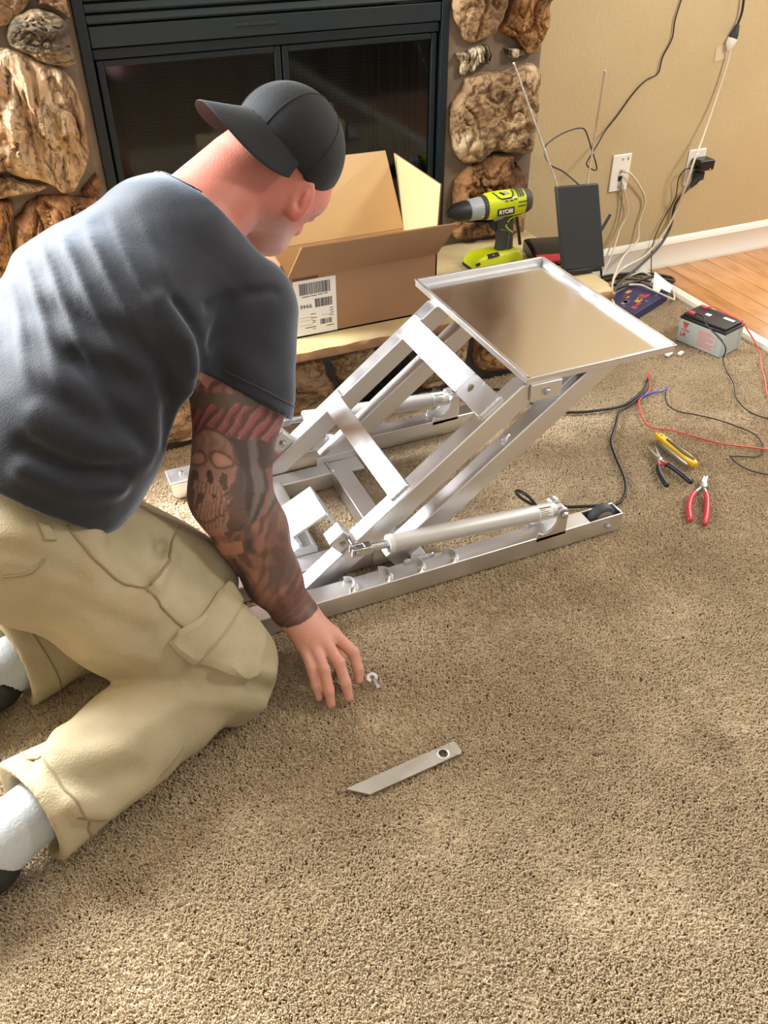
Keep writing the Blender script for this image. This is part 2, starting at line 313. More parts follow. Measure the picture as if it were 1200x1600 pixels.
def stone_geo(poly, yback, depth, seed, rug=0.010, grain=(1, 1), na=110, nr=30):
    """a rough rock with outline poly (x,z) proud of the plane y=yback towards -y"""
    P = [Vector((a, b_)) for a, b_ in poly]; c = sum(P, Vector((0, 0)))/len(P)
    # resample outline by arc length with a smooth curve
    C3 = catmull([(p.x, p.y, 0) for p in P]+[(P[0].x, P[0].y, 0)], 6)[:-1]
    L = [0]
    for i in range(len(C3)): L.append(L[-1]+(C3[(i+1) % len(C3)]-C3[i]).length)
    out = []; j = 0
    for k in range(na):
        s = L[-1]*k/na
        while L[j+1] < s: j += 1
        a, b_ = C3[j], C3[(j+1) % len(C3)]; t = (s-L[j])/max(L[j+1]-L[j], 1e-9); q = a.lerp(b_, t); out.append(Vector((q.x, q.y)))
    off = Vector((seed*3.1, seed*1.7, seed*5.3)); vs = []; rs = []
    for i in range(nr+1):
        t = i/nr; ring = []
        rad = 1-t; h = depth*(1-rad**5)**0.42 if rad < 1 else 0
        for p in out:
            q = c+(p-c)*(rad if i < nr else 0.0001)
            e = Vector((q.x*13*grain[0], q.y*13*grain[1], 0))+off
            wp = noise.noise(e*.7+off)*.8; e = e+Vector((wp, wp*.6, 0))
            n1 = noise.fractal(e, 0.85, 2.1, 6); n2 = abs(noise.noise(e*1.7+off)); n4 = abs(noise.noise(e*3.9-off)); n3 = noise.noise(Vector((q.x*7, q.y*7, 2))+off)
            wgt = min(1, t*6)
            terr = math.floor(n1*3.2)/3.2-n1            # flat broken facets
            y = yback-h-wgt*(rug*1.25*n1+rug*.7*terr-rug*2.2*max(0, .22-n2)*2.0-rug*1.0*max(0, .16-n4)*2+.010*n3)
            jx = noise.fractal(Vector((q.x*26, q.y*26, 7))+off, 1, 2, 4)*0.005; jz = noise.fractal(Vector((q.x*26, q.y*26, 17))+off, 1, 2, 4)*0.005
            ring.append((q.x+jx, y, q.y+jz))
        rs.append(ring)
    g = G(); g.rings([[(p[0], yback+0.02, p[2]) for p in rs[0]]]+rs, cap=True); return g
fp = thing('stone_fireplace', 'rough tan and brown stone fireplace with raised cream hearth along the beige wall', 'fireplace', (0.7, 2.1, 0))
obj('mortar_bed', G().box(-0.39, 0.2225, 2.285, WY+0.03, 0.19, 2.45), MORTAR, fp, bevel=0.006)
obj('mortar_bed', G().box(1.157, 1.452, 2.285, WY+0.03, 0.19, 2.45), MORTAR, fp, bevel=0.006)
obj('mortar_bed', G().box(0.2225, 1.157, 2.285, WY+0.03, 1.10, 2.45), MORTAR, fp)
S = dict(
 s1=([(-0.06,0.96),(0.0,1.0),(0.14,0.98),(0.145,0.941),(0.127,0.915),(0.092,0.895),(0.067,0.888),(-0.02,0.889)], .035, TAN, .008, (1,1)),
 s0=([(0.15,0.926),(0.16,0.97),(0.205,0.975),(0.212,0.93),(0.211,0.893),(0.19,0.908),(0.16,0.922)], .03, TAN, .006, (1,1)),
 s2=([(0.079,0.884),(0.097,0.905),(0.147,0.916),(0.185,0.904),(0.208,0.875),(0.206,0.831),(0.200,0.798),(0.148,0.805),(0.111,0.827),(0.079,0.844),(0.071,0.866)], .055, DARKR, .010, (1,2.2)),
 s3=([(-0.049,0.849),(0.055,0.845),(0.08,0.836),(0.117,0.82),(0.173,0.794),(0.196,0.752),(0.203,0.689),(0.194,0.602),(0.172,0.56),(0.141,0.521),(0.118,0.52),(0.094,0.547),(0.061,0.566),(0.026,0.575),(-0.013,0.59),(-0.104,0.615),(-0.11,0.75)], .06, TANV, .018, (1.6,.45)),
 s4=([(0.186,0.55),(0.203,0.559),(0.208,0.532),(0.201,0.513),(0.177,0.505),(0.161,0.52)], .03, ORANGER, .006, (1,1)),
 s5=([(-0.12,0.60),(-0.015,0.580),(0.022,0.566),(0.085,0.54),(0.01,0.534),(-0.1,0.530)], .04, TAN, .008, (1,1)),
 s6=([(-0.010,0.476),(0.057,0.523),(0.131,0.512),(0.191,0.503),(0.199,0.462),(0.177,0.314),(0.006,0.280),(-0.04,0.358)], .05, BROWNR, .016, (2.2,.6)),
 s7=([(-0.195,0.520),(-0.014,0.526),(-0.026,0.46),(-0.058,0.353),(-0.199,0.30)], .05, BROWNR, .014, (2,.7)),
 s8=([(-0.30,0.85),(-0.13,0.86),(-0.12,0.63),(-0.20,0.55),(-0.32,0.60)], .05, TAN, .014, (1,1)),
 s9=([(-0.28,1.0),(-0.08,0.99),(-0.07,0.89),(-0.16,0.87),(-0.29,0.89)], .04, ORANGER, .01, (1,1)),
 s10=([(0.03,1.14),(0.19,1.15),(0.20,1.0),(0.08,1.01),(0.0,1.03)], .04, TAN, .01, (1,1)),
 r1=([(1.168,0.95),(1.312,0.955),(1.322,0.88),(1.318,0.85),(1.314,0.827),(1.302,0.803),(1.284,0.783),(1.224,0.772),(1.199,0.782),(1.193,0.804),(1.176,0.818),(1.166,0.84),(1.162,0.88)], .045, TAN, .011, (1.2,.9)),
 r2=([(1.335,0.955),(1.444,0.955),(1.452,0.834),(1.453,0.799),(1.445,0.769),(1.426,0.738),(1.401,0.732),(1.368,0.758),(1.323,0.785),(1.311,0.797),(1.322,0.823),(1.330,0.87)], .05, BROWNR, .013, (1,1)),
 r3=([(1.179,0.749),(1.206,0.750),(1.239,0.762),(1.278,0.761),(1.29,0.737),(1.282,0.714),(1.261,0.721),(1.237,0.717),(1.216,0.700),(1.197,0.695),(1.191,0.713),(1.196,0.724)], .035, FOSSIL, .014, (3,.7)),
 r4=([(1.326,0.752),(1.359,0.749),(1.390,0.738),(1.381,0.723),(1.345,0.728)], .025, FOSSIL, .006, (1,1)),
 r5=([(1.21,0.684),(1.243,0.695),(1.278,0.694),(1.343,0.699),(1.404,0.708),(1.438,0.694),(1.446,0.644),(1.448,0.584),(1.442,0.493),(1.425,0.469),(1.364,0.478),(1.309,0.489),(1.274,0.468),(1.233,0.46),(1.195,0.48),(1.176,0.526),(1.170,0.578),(1.172,0.623),(1.201,0.652)], .06, TAN, .016, (1,.8)),
 r6=([(1.193,0.417),(1.244,0.454),(1.326,0.479),(1.387,0.462),(1.426,0.403),(1.438,0.359),(1.438,0.311),(1.381,0.288),(1.27,0.299),(1.198,0.318),(1.186,0.363)], .055, ORANGER, .016, (1,1)),
 r7=([(1.195,0.288),(1.215,0.297),(1.281,0.288),(1.359,0.282),(1.435,0.296),(1.436,0.240),(1.385,0.235),(1.283,0.240),(1.205,0.240)], .035, ORANGER, .008, (1,1)))
for i, (k, (poly, dep, m, rug, gr)) in enumerate(S.items()):
    obj('stone', stone_geo(poly, 2.284, dep, i+1, rug, gr), m, fp, smooth=75)
HEARTH = mat('cream_hearth_slab', srgb(196, 178, 132), 0.65, col2=srgb(172, 150, 108), scale=5, bump=0.002, bscale=30)
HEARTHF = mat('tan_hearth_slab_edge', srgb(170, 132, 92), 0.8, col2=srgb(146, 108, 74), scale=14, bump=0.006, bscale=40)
obj('hearth_core', G().box(-0.39, 1.43, 1.872, 2.29, -0.01, 0.193), MORTARD, fp, bevel=0.004)
# slab with a chipped front edge
n = 150; rs = []
for i in range(n+1):
    x = -0.40+i*(0.40+1.462)/n; e = 0.006*noise.fractal(Vector((x*9, 1, 0)), 1.0, 2.0, 4); f = 0.004*noise.noise(Vector((x*22, 5, 0)))
    if i == n: e += 0.03
    rs.append([(x, 2.30, 0.225), (x, 1.822+e, 0.225), (x, 1.808+e+f, 0.219+f*.5), (x, 1.805+f, 0.210), (x, 1.806+f, 0.200), (x, 1.814, 0.192), (x, 2.30, 0.192)])
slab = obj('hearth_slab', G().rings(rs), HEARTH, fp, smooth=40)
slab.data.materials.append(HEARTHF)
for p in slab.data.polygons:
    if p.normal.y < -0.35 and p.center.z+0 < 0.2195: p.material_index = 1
HS = dict(
 h0=([(0.12,0.15),(0.28,0.165),(0.43,0.160),(0.45,0.09),(0.42,0.02),(0.22,0.015),(0.10,0.05)], .03, TAN),
 h1=([(0.467,0.118),(0.515,0.150),(0.562,0.155),(0.617,0.156),(0.630,0.118),(0.650,0.082),(0.640,0.015),(0.494,0.015),(0.459,0.055)], .035, TAN),
 h2=([(0.644,0.146),(0.683,0.158),(0.765,0.158),(0.745,0.094),(0.734,0.064),(0.697,0.020),(0.672,0.060)], .03, TAN),
 h3=([(0.712,0.014),(0.752,0.071),(0.775,0.130),(0.795,0.160),(0.850,0.163),(0.866,0.103),(0.870,0.044),(0.852,0.008),(0.761,0.008)], .035, BLACKR),
 h4=([(0.886,0.102),(0.900,0.134),(0.940,0.160),(0.984,0.163),(1.030,0.146),(1.036,0.112),(1.024,0.070),(1.002,0.036),(0.957,0.012),(0.912,0.012),(0.892,0.041)], .04, TAN),
 h5=([(1.058,0.139),(1.14,0.155),(1.22,0.155),(1.24,0.08),(1.213,0.018),(1.131,0.016),(1.068,0.043)], .035, ORANGER),
 h6=([(1.265,0.15),(1.36,0.155),(1.42,0.145),(1.425,0.05),(1.36,0.018),(1.27,0.03)], .03, TAN),
 h7=([(-0.30,0.15),(-0.1,0.165),(0.08,0.15),(0.07,0.05),(-0.05,0.015),(-0.28,0.03)], .03, BROWNR))
for i, (poly, dep, m) in enumerate(HS.values()):
    obj('hearth_stone', stone_geo(poly, 1.872, dep, i+31, .011, (.8, 1.5), 80, 20), m, fp, smooth=180)

# firebox insert with louvres, double glass doors and a mesh curtain
DK = mat('black_green_steel', srgb(22, 31, 36), 0.5, 0.0, rvar=0.08, scale=12, spec=0.3)
DKL = mat('dark_louvre_steel', srgb(33, 42, 45), 0.45, 0.0, rvar=0.08, scale=12, spec=0.3)
ins = thing('fireplace_insert', 'black steel firebox insert with louvres over mesh screen doors, set in the stones', 'fireplace insert', (0.685, 2.29, 0.225))
XL, XR, YF = 0.222, 1.157, 2.275
obj('frame', G().box(XL, XL+0.024, YF, YF+0.06, 0.225, 1.10).box(XR-0.022, XR, YF, YF+0.06, 0.225, 1.10).box(XL+0.024, XR-0.022, YF, YF+0.06, 1.08, 1.10).box(XL+0.024, XR-0.022, YF, YF+0.06, 0.225, 0.245), DK, ins, bevel=0.002)
obj('firebox', G().box(XL+0.02, XR-0.02, YF+0.30, YF+0.32, 0.23, 1.1).box(XL+0.005, XL+0.02, YF+0.06, YF+0.32, 0.23, 1.1).box(XR-0.02, XR-0.005, YF+0.06, YF+0.32, 0.23, 1.1).box(XL, XR, YF+0.06, YF+0.32, 0.222, 0.232), mat('sooty_firebox', srgb(24, 24, 24), 0.9), ins)
for i in range(9):
    z = 0.874+i*0.0225
    obj('louvre', G().prism([(0.022, 0), (0.004, 0.0015), (0.000, 0.006), (0.004, 0.0185), (0.022, 0.0195)], (XL+0.026, YF+0.002, z), (0, 1, 0), (0, 0, 1), (XR-XL-0.05, 0, 0)), DKL, ins, smooth=30)
pn = obj('valance_panel', G().box(XL+0.026, XR-0.024, YF+0.004, YF+0.02, 0.828, 0.871), DKL, ins, bevel=0.002)
obj('slot_handle', G().box(0.585, 0.69, YF+0.001, YF+0.006, 0.850, 0.857), BLACKP, pn, bevel=0.001)
obj('door_header', G().box(XL+0.026, XR-0.024, YF+0.010, YF+0.025, 0.803, 0.825), DK, ins, bevel=0.002)
MESH = bpy.data.materials.new('woven_mesh_curtain'); MESH.use_nodes = True
nt = MESH.node_tree; b = nt.nodes['Principled BSDF']; b.inputs['Roughness'].default_value = 0.45; b.inputs['Metallic'].default_value = 0.6
tc = nt.nodes.new('ShaderNodeTexCoord'); mp = nt.nodes.new('ShaderNodeMapping'); mp.inputs['Rotation'].default_value = (0, math.radians(45), 0); mp.inputs['Scale'].default_value = (165, 0.0, 165); mp.inputs['Location'].default_value = (0.13, 0.5, 0.21)
ck = nt.nodes.new('ShaderNodeTexChecker'); ck.inputs['Scale'].default_value = 1.0; ck.inputs['Color1'].default_value = (*srgb(20, 24, 24), 1); ck.inputs['Color2'].default_value = (*srgb(58, 62, 60), 1)
nt.links.new(tc.outputs['Object'], mp.inputs[0]); nt.links.new(mp.outputs[0], ck.inputs['Vector']); nt.links.new(ck.outputs['Color'], b.inputs['Base Color'])
cm = (XL+XR)/2+0.01
for x0, x1, fold in ((XL+0.075, cm-0.012, 0), (cm+0.012, XR-0.06, 1)):
    g = G(); nn = 90; a = []
    for i in range(nn+1):
        x = x0+(x1-x0)*i/nn; t = i/nn
        y = YF+0.055+(0.012*math.sin(t*38) if fold and t > 0.62 else 0.004*math.sin(t*24))
        a.append((x, y))
    g.add([(q[0], q[1], z) for z in (0.25, 0.80) for q in a], [(i, i+1, nn+2+i, nn+1+i) for i in range(nn)])
    obj('mesh_curtain', g, MESH, ins, smooth=180)
GLASS = bpy.data.materials.new('dark_door_glass'); GLASS.use_nodes = True; nt = GLASS.node_tree
tr_ = nt.nodes.new('ShaderNodeBsdfTransparent'); tr_.inputs[0].default_value = (0.62, 0.68, 0.70, 1); gl = nt.nodes.new('ShaderNodeBsdfGlossy'); gl.inputs['Roughness'].default_value = 0.06
fr = nt.nodes.new('ShaderNodeFresnel'); fr.inputs['IOR'].default_value = 1.5; mx = nt.nodes.new('ShaderNodeMixShader')
nt.links.new(fr.outputs[0], mx.inputs[0]); nt.links.new(tr_.outputs[0], mx.inputs[1]); nt.links.new(gl.outputs[0], mx.inputs[2]); nt.links.new(mx.outputs[0], nt.nodes['Material Output'].inputs[0])
for x0, x1 in ((XL+0.03, cm-0.002), (cm+0.002, XR-0.028)):
    d = obj('glass_door', G().box(x0, x0+0.016, YF+0.014, YF+0.03, 0.25, 0.80).box(x1-0.016, x1, YF+0.014, YF+0.03, 0.25, 0.80).box(x0+0.016, x1-0.016, YF+0.014, YF+0.03, 0.786, 0.80).box(x0+0.016, x1-0.016, YF+0.014, YF+0.03, 0.25, 0.266), DK, ins, bevel=0.002)
    obj('pane', G().box(x0+0.014, x1-0.014, YF+0.021, YF+0.025, 0.264, 0.788), GLASS, d)
# ------------------------------------------------------------------ aluminium lifting frame
lift = thing('lifting_frame', 'bare aluminium lifting frame with slanted arms, two actuators and a flat tray on top', 'lift frame', (0.62, 1.42, 0))
YC = 1.4185
SL = 0.77; cs = 1/math.hypot(1, SL); sn = SL*cs          # arm direction in x-z
AD = Vector((cs, 0, sn)); AN = Vector((-sn, 0, cs))      # along arm, arm normal (up)
def on_up(x, y, off=0): return Vector((x, y, SL*x-0.23)) + AN*off
def on_low(x, y, off=0): return Vector((x, y, SL*x-0.343)) + AN*off
def bolt(name, p, ax, r, par, hl=0.006, washer=True):
    g = G(); ax = Vector(ax).normalized(); p = Vector(p)
    if washer: g.lathe(p, ax, [(0, r*1.5), (0.0015, r*1.5)], 16)
    g.lathe(p+ax*0.0015, ax, [(0, r), (hl*0.8, r), (hl, r*0.85)], 6)
    g.lathe(p+ax*hl, ax, [(0, r*0.5), (0.004, r*0.5)], 10)
    return obj(name, g, STEEL, par, smooth=35)
def weld(p, q, r, par, n=9):
    g = G(); p, q = Vector(p), Vector(q); pts = []; rr = []
    for i in range(n+1):
        t = i/n; pts.append(p.lerp(q, t)); rr.append(r*(0.75+0.4*(i % 2)))
    pts = [pts[0]]+pts+[pts[-1]]; rr = [0.0005]+rr+[0.0005]
    g.tube([pts[0]-(q-p)*0.02]+pts[1:-1]+[pts[-1]+(q-p)*0.02], rr, 8); return obj('weld_bead', g, WELD, par, smooth=180)

def halfring(cx, y0, y1, z, par):
    """half ring standing on the rail, open towards -x"""
    g = G(); R, t, h = (y1-y0)/2-0.002, 0.0035, 0.011; cy = (y0+y1)/2; rs = []
    for i in range(15):
        a = -math.pi/2+math.pi*i/14; c, s = math.cos(a), math.sin(a); cx0 = cx-0.012
        rs.append([(cx0+R*c, cy+R*s, z-0.001), (cx0+R*c, cy+R*s, z+h), (cx0+(R-t)*c, cy+(R-t)*s, z+h), (cx0+(R-t)*c, cy+(R-t)*s, z-0.001)])
    g.rings(rs); o = obj('stop_ring', g, ALU, par, smooth=40)
    g = G()
    for i in range(4, 14):
        a = -math.pi/2+math.pi*i/14; g.lathe((cx-0.012+(R+0.001)*math.cos(a), cy+(R+0.001)*math.sin(a), z-0.001), (0, 0, 1), [(0, 0.0035), (0.002, 0.003), (0.0035, 0.001)], 8)
    obj('weld_bead', g, WELD, o, smooth=180)

for side in (-1, 1):                                     # near (-1) and far (+1) base rails
    yo, yi = YC+side*0.2715, YC+side*0.2285              # outer, inner faces
    y0, y1 = min(yo, yi), max(yo, yi)
    xl = 0.218 if side < 0 else 0.168
    g = G().prism([(xl+0.012, 0.0), (xl, 0.012), (xl, 0.045), (0.966, 0.045), (0.966, 0.0)], (0, y0, 0), (1, 0, 0), (0, 0, 1), (0, y1-y0, 0))
    g.box(0.966, 1.050, y0, y0+0.004, 0, 0.045).box(0.966, 1.050, y1-0.004, y1, 0, 0.045).box(1.046, 1.050, y0+0.004, y1-0.004, 0.004, 0.045)
    rail = obj('base_rail', g, ALU, lift, bevel=0.0018)
    bolt('bolt', (1.009, yo, 0.024), (0, side, 0), 0.006, rail, 0.007, False)
    wl = obj('wheel', G().lathe((1.008, YC+side*0.25-0.0125, 0.032), (0, 1, 0), [(0.0, 0.012), (0.0, 0.026), (0.003, 0.030), (0.007, 0.0315), (0.018, 0.0315), (0.022, 0.030), (0.025, 0.026), (0.025, 0.012)], 36), RUBBER, lift, smooth=40)
    obj('hub', G().lathe((1.008, YC+side*0.25-0.0135, 0.032), (0, 1, 0), [(0, 0.008), (0, 0.022), (0.027, 0.022), (0.027, 0.008)], 28), GREYC, wl, smooth=40)
    for cx in (0.425, 0.499, 0.571, 0.645): halfring(cx, y0, y1, 0.045, lift)
    # rear actuator bracket: two curved plates rising from the rail
    for yy in (yo, yi-side*0.0):
        inward = -side*0.0045 if yy == yo else side*0.0045
        arc = [(0.888+0.052*math.cos(a), 0.099+0.052*math.sin(a)) for a in [math.radians(d) for d in range(212, 283, 10)]]
        poly = [(0.829, 0.030), (0.835, 0.058), (0.841, 0.0655)] + arc[:] + [(0.902, 0.046), (0.903, 0.090), (0.901, 0.100), (0.893, 0.107), (0.884, 0.107), (0.876, 0.100), (0.8735, 0.088), (0.874, 0.070), (0.866, 0.058), (0.852, 0.050), (0.842, 0.053), (0.838, 0.030)]
        poly = [(0.829, 0.034), (0.8345, 0.058), (0.845, 0.051), (0.857, 0.052), (0.868, 0.059), (0.876, 0.071), (0.879, 0.084), (0.876, 0.095), (0.880, 0.105), (0.889, 0.108), (0.898, 0.105), (0.903, 0.096), (0.903, 0.036)]
        pl = obj('pivot_bracket', G().prism(poly, (0, yy, 0), (1, 0, 0), (0, 0, 1), (0, inward, 0)), ALU, lift, bevel=0.001)
        if yy == yo:
            obj('pivot_boss', G().lathe((0.889, yo+side*0.002, 0.094), (0, -side, 0), [(0, 0.0125), (0.012, 0.0125)], 24), ALU, pl, smooth=40)
            bolt('bolt', (0.889, yo+side*0.002, 0.094), (0, side, 0), 0.0075, pl, 0.007, False)
        else:
            obj('pivot_boss', G().lathe((0.889, yi-side*0.004, 0.094), (0, side, 0), [(0, 0.0135), (0.016, 0.0135)], 24), ALU, pl, smooth=40)
    # actuator
    ya = YC+side*0.25; A = Vector((0.441, ya, 0.1315)); B = Vector((0.889, ya, 0.091)); d = (B-A).normalized(); up = Vector((0, 1, 0)).cross(d)*-1
    if up.z < 0: up = -up
    act = obj('actuator', G().lathe(A+d*0.064, d, [(0, 0.013), (0, 0.0165), (0.003, 0.0178), (0.373, 0.0178), (0.376, 0.0165), (0.378, 0.008)], 40), ANOD, lift, smooth=40, label='silver tubular linear actuator')
    obj('end_collar', G().lathe(A+d*0.060, d, [(0, 0.010), (0, 0.0182), (0.009, 0.0184), (0.009, 0.0175)], 40), mat('collar_grey', srgb(225, 226, 228), 0.4) if side < 0 else bpy.data.materials['collar_grey'], act, smooth=40)
    obj('rod', G().lathe(A+d*0.022, d, [(0, 0.0085), (0.042, 0.0085)], 24), STEEL, act, smooth=40)
    cl = G().obox(A+d*0.017, d*0.008, Vector((0, 0.010, 0)), up*0.009)
    for s in (-1, 1): cl.obox(A+Vector((0, s*0.0075, 0))-d*0.002, d*0.015, Vector((0, 0.0028, 0)), up*0.009)
    ce = obj('clevis', cl, STEEL, act, bevel=0.0015)
    obj('pin', G().lathe(A+Vector((0, side*0.014, 0))-d*0.006, (0, -side, 0), [(0, 0.0045), (0.001, 0.006), (0.003, 0.006), (0.004, 0.005), (0.066, 0.005)], 16), STEEL, act, smooth=40)
    obj('eye', G().obox(B-d*0.008, d*0.020, Vector((0, 0.008, 0)), up*0.009), ANOD, act, bevel=0.002)
    # printed label wrapped round the tube
    nrm = Vector((0, -1, 0)); g = G(); q = []
    for i in range(9):
        a = math.radians(-18+14*i); v = nrm*math.cos(a)+up*math.sin(a)
        q.append([A+d*0.395+v*0.01805, A+d*0.428+v*0.01805])
    for i in range(8): g.add([q[i][0], q[i][1], q[i+1][1], q[i+1][0]], [(0, 1, 2, 3)])
    lb = obj('rating_label', g, PAPER, act, smooth=180)
    g = G()
    for k in range(6):
        a = math.radians(0+13*k); v = nrm*math.cos(a)+up*math.sin(a); t2 = up*math.cos(a)-nrm*math.sin(a); ln = (0.013, 0.009, 0.012, 0.010, 0.006, 0.013)[k]
        w2 = 0.0011 if k == 5 else 0.0005
        g.obox(A+d*(0.398+ln)+v*0.0182, d*ln, t2*w2, v*0.0001)
    obj('print', g, INK, lb)
    # slanted arms: upper and lower
    yu = YC+side*0.191
    ua = obj('upper_arm', G().prism([(0.304, 0.004), (0.797, 0.384), (0.870, 0.384), (0.377, 0.004)], (0, yu-0.0195, 0), (1, 0, 0), (0, 0, 1), (0, 0.039, 0)), ALU, lift, bevel=0.0022)
    la = obj('lower_arm', G().prism([(0.514, 0.053), (0.944, 0.384), (1.017, 0.384), (0.541, 0.0175)], (0, yu-0.01875, 0), (1, 0, 0), (0, 0, 1), (0, 0.0375, 0)), ALU, lift, bevel=0.0022)
    weld(on_low(0.775, yu-0.004, 0.0), on_low(0.79, yu+0.004, 0.0), 0.006, la, 3)
    # lug block carrying the actuator rod
    c = on_up(0.436 if side < 0 else 0.437, yu+(0 if side < 0 else 0), 0.020)
    lug = obj('rod_lug', G().obox(c, AD*0.020, Vector((0, 0.019, 0)), AN*0.021), ALU, lift, bevel=0.0025)
    weld(on_up(0.419, yu-0.021, 0.001), on_up(0.451, yu-0.021, 0.001), 0.003, lug)
    bolt('bolt', c+Vector((0, -0.019 if side > 0 else -0.019, 0))+AN*0.0, (0, -1, 0), 0.0075 if side > 0 else 0.005, lug, 0.010 if side > 0 else 0.003)
    # pivot plates low down on the inner frame
    obj('pivot_plate', G().box(0.50, 0.62, yu-side*0.021-0.003, yu-side*0.021+0.003, 0.004, 0.062), ALU, lift, bevel=0.0015)
    weld((0.545, yi+side*0.002, 0.047), (0.610, yi+side*0.002, 0.047), 0.005, lift)

# cross bars lying across the two upper arms, with a bolt hole and weld beads
def crossbar(x, w, hole):
    g = G(); c0 = on_up(x, YC-0.190, 0.003); L = 0.392; nn = 20
    if not hole:
        g.obox(on_up(x, YC+0.004, 0.003), AD*w/2, Vector((0, L/2, 0)), AN*0.003)
    else:
        hy = YC-0.115; r = 0.0085
        def P(a, b_, o): return on_up(x, 0, 0)+AD*a+Vector((0, b_, 0))+AN*o
        ys = [YC+0.004-L/2, hy-0.022, hy+0.022, YC+0.004+L/2]
        for a, b_ in ((ys[0], ys[1]), (ys[2], ys[3])):
            g.obox(on_up(x, (a+b_)/2, 0.003), AD*w/2, Vector((0, (b_-a)/2, 0)), AN*0.003)
        sq = []; ci = []
        for k in range(24):
            a = 2*math.pi*k/24; cc, s = math.cos(a), math.sin(a); m = max(abs(cc)/(w/2), abs(s)/0.022); sq.append((cc/m, s/m)); ci.append((r*cc, r*s))
        rs = [[P(a, hy+b_, 0) for a, b_ in sq], [P(a, hy+b_, 0.006) for a, b_ in sq], [P(a, hy+b_, 0.006) for a, b_ in ci], [P(a, hy+b_, 0.0) for a, b_ in ci], [P(a, hy+b_, 0) for a, b_ in sq]]
        g.rings(rs, cap=False)
    o = obj('cross_bar', g, ALU_FLAT, lift, bevel=0.001)
    e = YC+0.004-L/2
    weld(on_up(x, e-0.001, 0.002)-AD*w/2, on_up(x, e-0.001, 0.002)+AD*w/2, 0.0042, o)
    weld(on_up(x, YC+0.170, 0.002)+AD*(w/2+0.002), on_up(x, YC+0.198, 0.002)+AD*(w/2+0.002), 0.0032, o)
    return o
crossbar(0.552, 0.0445, False)
crossbar(0.741, 0.056, True)
# shallow folded tray on top
X0, X1, Y0, Y1, ZB, ZT, t = 0.804, 1.144, 1.204, 1.708, 0.386, 0.4005, 0.0022
g = G().box(X0+t, X1-t, Y0+t, Y1-t, ZB, ZB+t)
tray = obj('tray', g, TRAYM, lift)
g = G().box(X0, X1, Y0, Y0+t, ZB, ZT).box(X0, X1, Y1-t, Y1, ZB, ZT).box(X0, X0+t, Y0+t, Y1-t, ZB, ZT).box(X1-t, X1, Y0+t, Y1-t, ZB, ZT)
for a, b_, c, d_ in ((X0-.002, X0+.006, Y0, Y1), (X1-.006, X1+.002, Y0, Y1)): g.box(a, b_, c, d_, ZT-0.001, ZT+0.0018)
g.box(X0-.002, X1+.002, Y0-.002, Y0+.005, ZT-0.001, ZT+0.0018).box(X0-.002, X1+.002, Y1-.005, Y1+.002, ZT-0.001, ZT+0.0018)
obj('rim', g, ALU, tray, bevel=0.0009)
for side in (-1, 1):
    yb = YC+side*0.2155
    br = obj('tray_bracket', G().box(0.812, 0.880, yb-0.003, yb+0.003, 0.350, 0.386), ALU, lift, bevel=0.001)
    bolt('bolt', (0.845, yb+side*0.003, 0.368), (0, side, 0), 0.0065, br, 0.005)
# strap between the lower arms beneath the tray, and weld on the far arm
obj('lower_strap', G().obox(on_low(0.905, YC, 0.0028), AD*0.030, Vector((0, 0.195, 0)), AN*0.0028), ALU_FLAT, lift, bevel=0.001)
weld(on_low(0.865, YC+0.168, 0.002), on_low(0.905, YC+0.168, 0.002), 0.0045, lift)
# inner base frame
for side in (-1, 1):
    ya, yb = YC+side*0.125, YC+side*0.168
    fr = obj('inner_rail', G().box(0.205, 0.523, min(ya, yb), max(ya, yb), 0.002, 0.043), ALU, lift, bevel=0.002)
    weld((0.5245, ya, 0.044), (0.5245, yb, 0.044), 0.0045, fr)
    weld((0.5255, ya-side*0.001, 0.006), (0.5255, ya-side*0.001, 0.042), 0.004, fr, 6)
obj('cross_member', G().box(0.524, 0.568, YC-0.166, YC+0.166, 0.002, 0.0445), ALU, lift, bevel=0.002)
for s_ in (-1, 1): obj('gusset_plate', G().box(0.568, 0.600, *sorted((YC+s_*0.118, YC+s_*0.222)), 0.036, 0.042), ALU, lift, bevel=0.001)
# rounded cross channel with a slanted box plate on it
prof = []
for (cx, cz, a0) in ((0.350, 0.048, 90), (0.385, 0.048, 0)):
    pass
rad = 0.012; base = [(0.345, 0.004)]
for k in range(6): a = math.radians(180-18*k); base.append((0.345+rad+rad*math.cos(a), 0.052+rad*math.sin(a)))
for k in range(6): a = math.radians(90-18*k); base.append((0.398-rad+rad*math.cos(a), 0.052+rad*math.sin(a)))
base.append((0.398, 0.004))
obj('cross_channel', G().prism(base, (0, YC-0.124, 0), (1, 0, 0), (0, 0, 1), (0, 0.248, 0)), ALU, lift, smooth=35)
e1 = Vector((0.080, 0, 0.040)).normalized(); e3 = Vector((-e1.z, 0, e1.x)); c = Vector((0.388, YC-0.062, 0.1075))
g = G().obox(c-e3*0.003, e1*0.043, Vector((0, 0.052, 0)), e3*0.003)
g.obox(c+e1*0.040-e3*0.028, e1*0.003, Vector((0, 0.052, 0)), e3*0.026).obox(c-e1*0.040-e3*0.024, e1*0.003, Vector((0, 0.052, 0)), e3*0.022)
obj('channel_box', g, ALU, lift, bevel=0.003, seg=3)
obj('tie_rod', G().tube([(0.322, YC-0.15, 0.030), (0.322, YC+0.15, 0.030)], 0.008, 14), STEEL, lift, smooth=40)
obj('tie_plate', G().box(0.308, 0.313, YC-0.124, YC+0.124, 0.004, 0.050), ALU_FLAT, lift, bevel=0.001)
obj('caster', G().lathe((0.262, 1.185, 0.016), (0, 1, 0), [(0, 0.008), (0, 0.018), (0.003, 0.022), (0.022, 0.022), (0.025, 0.018), (0.025, 0.008)], 24), RUBBER, lift, smooth=40)
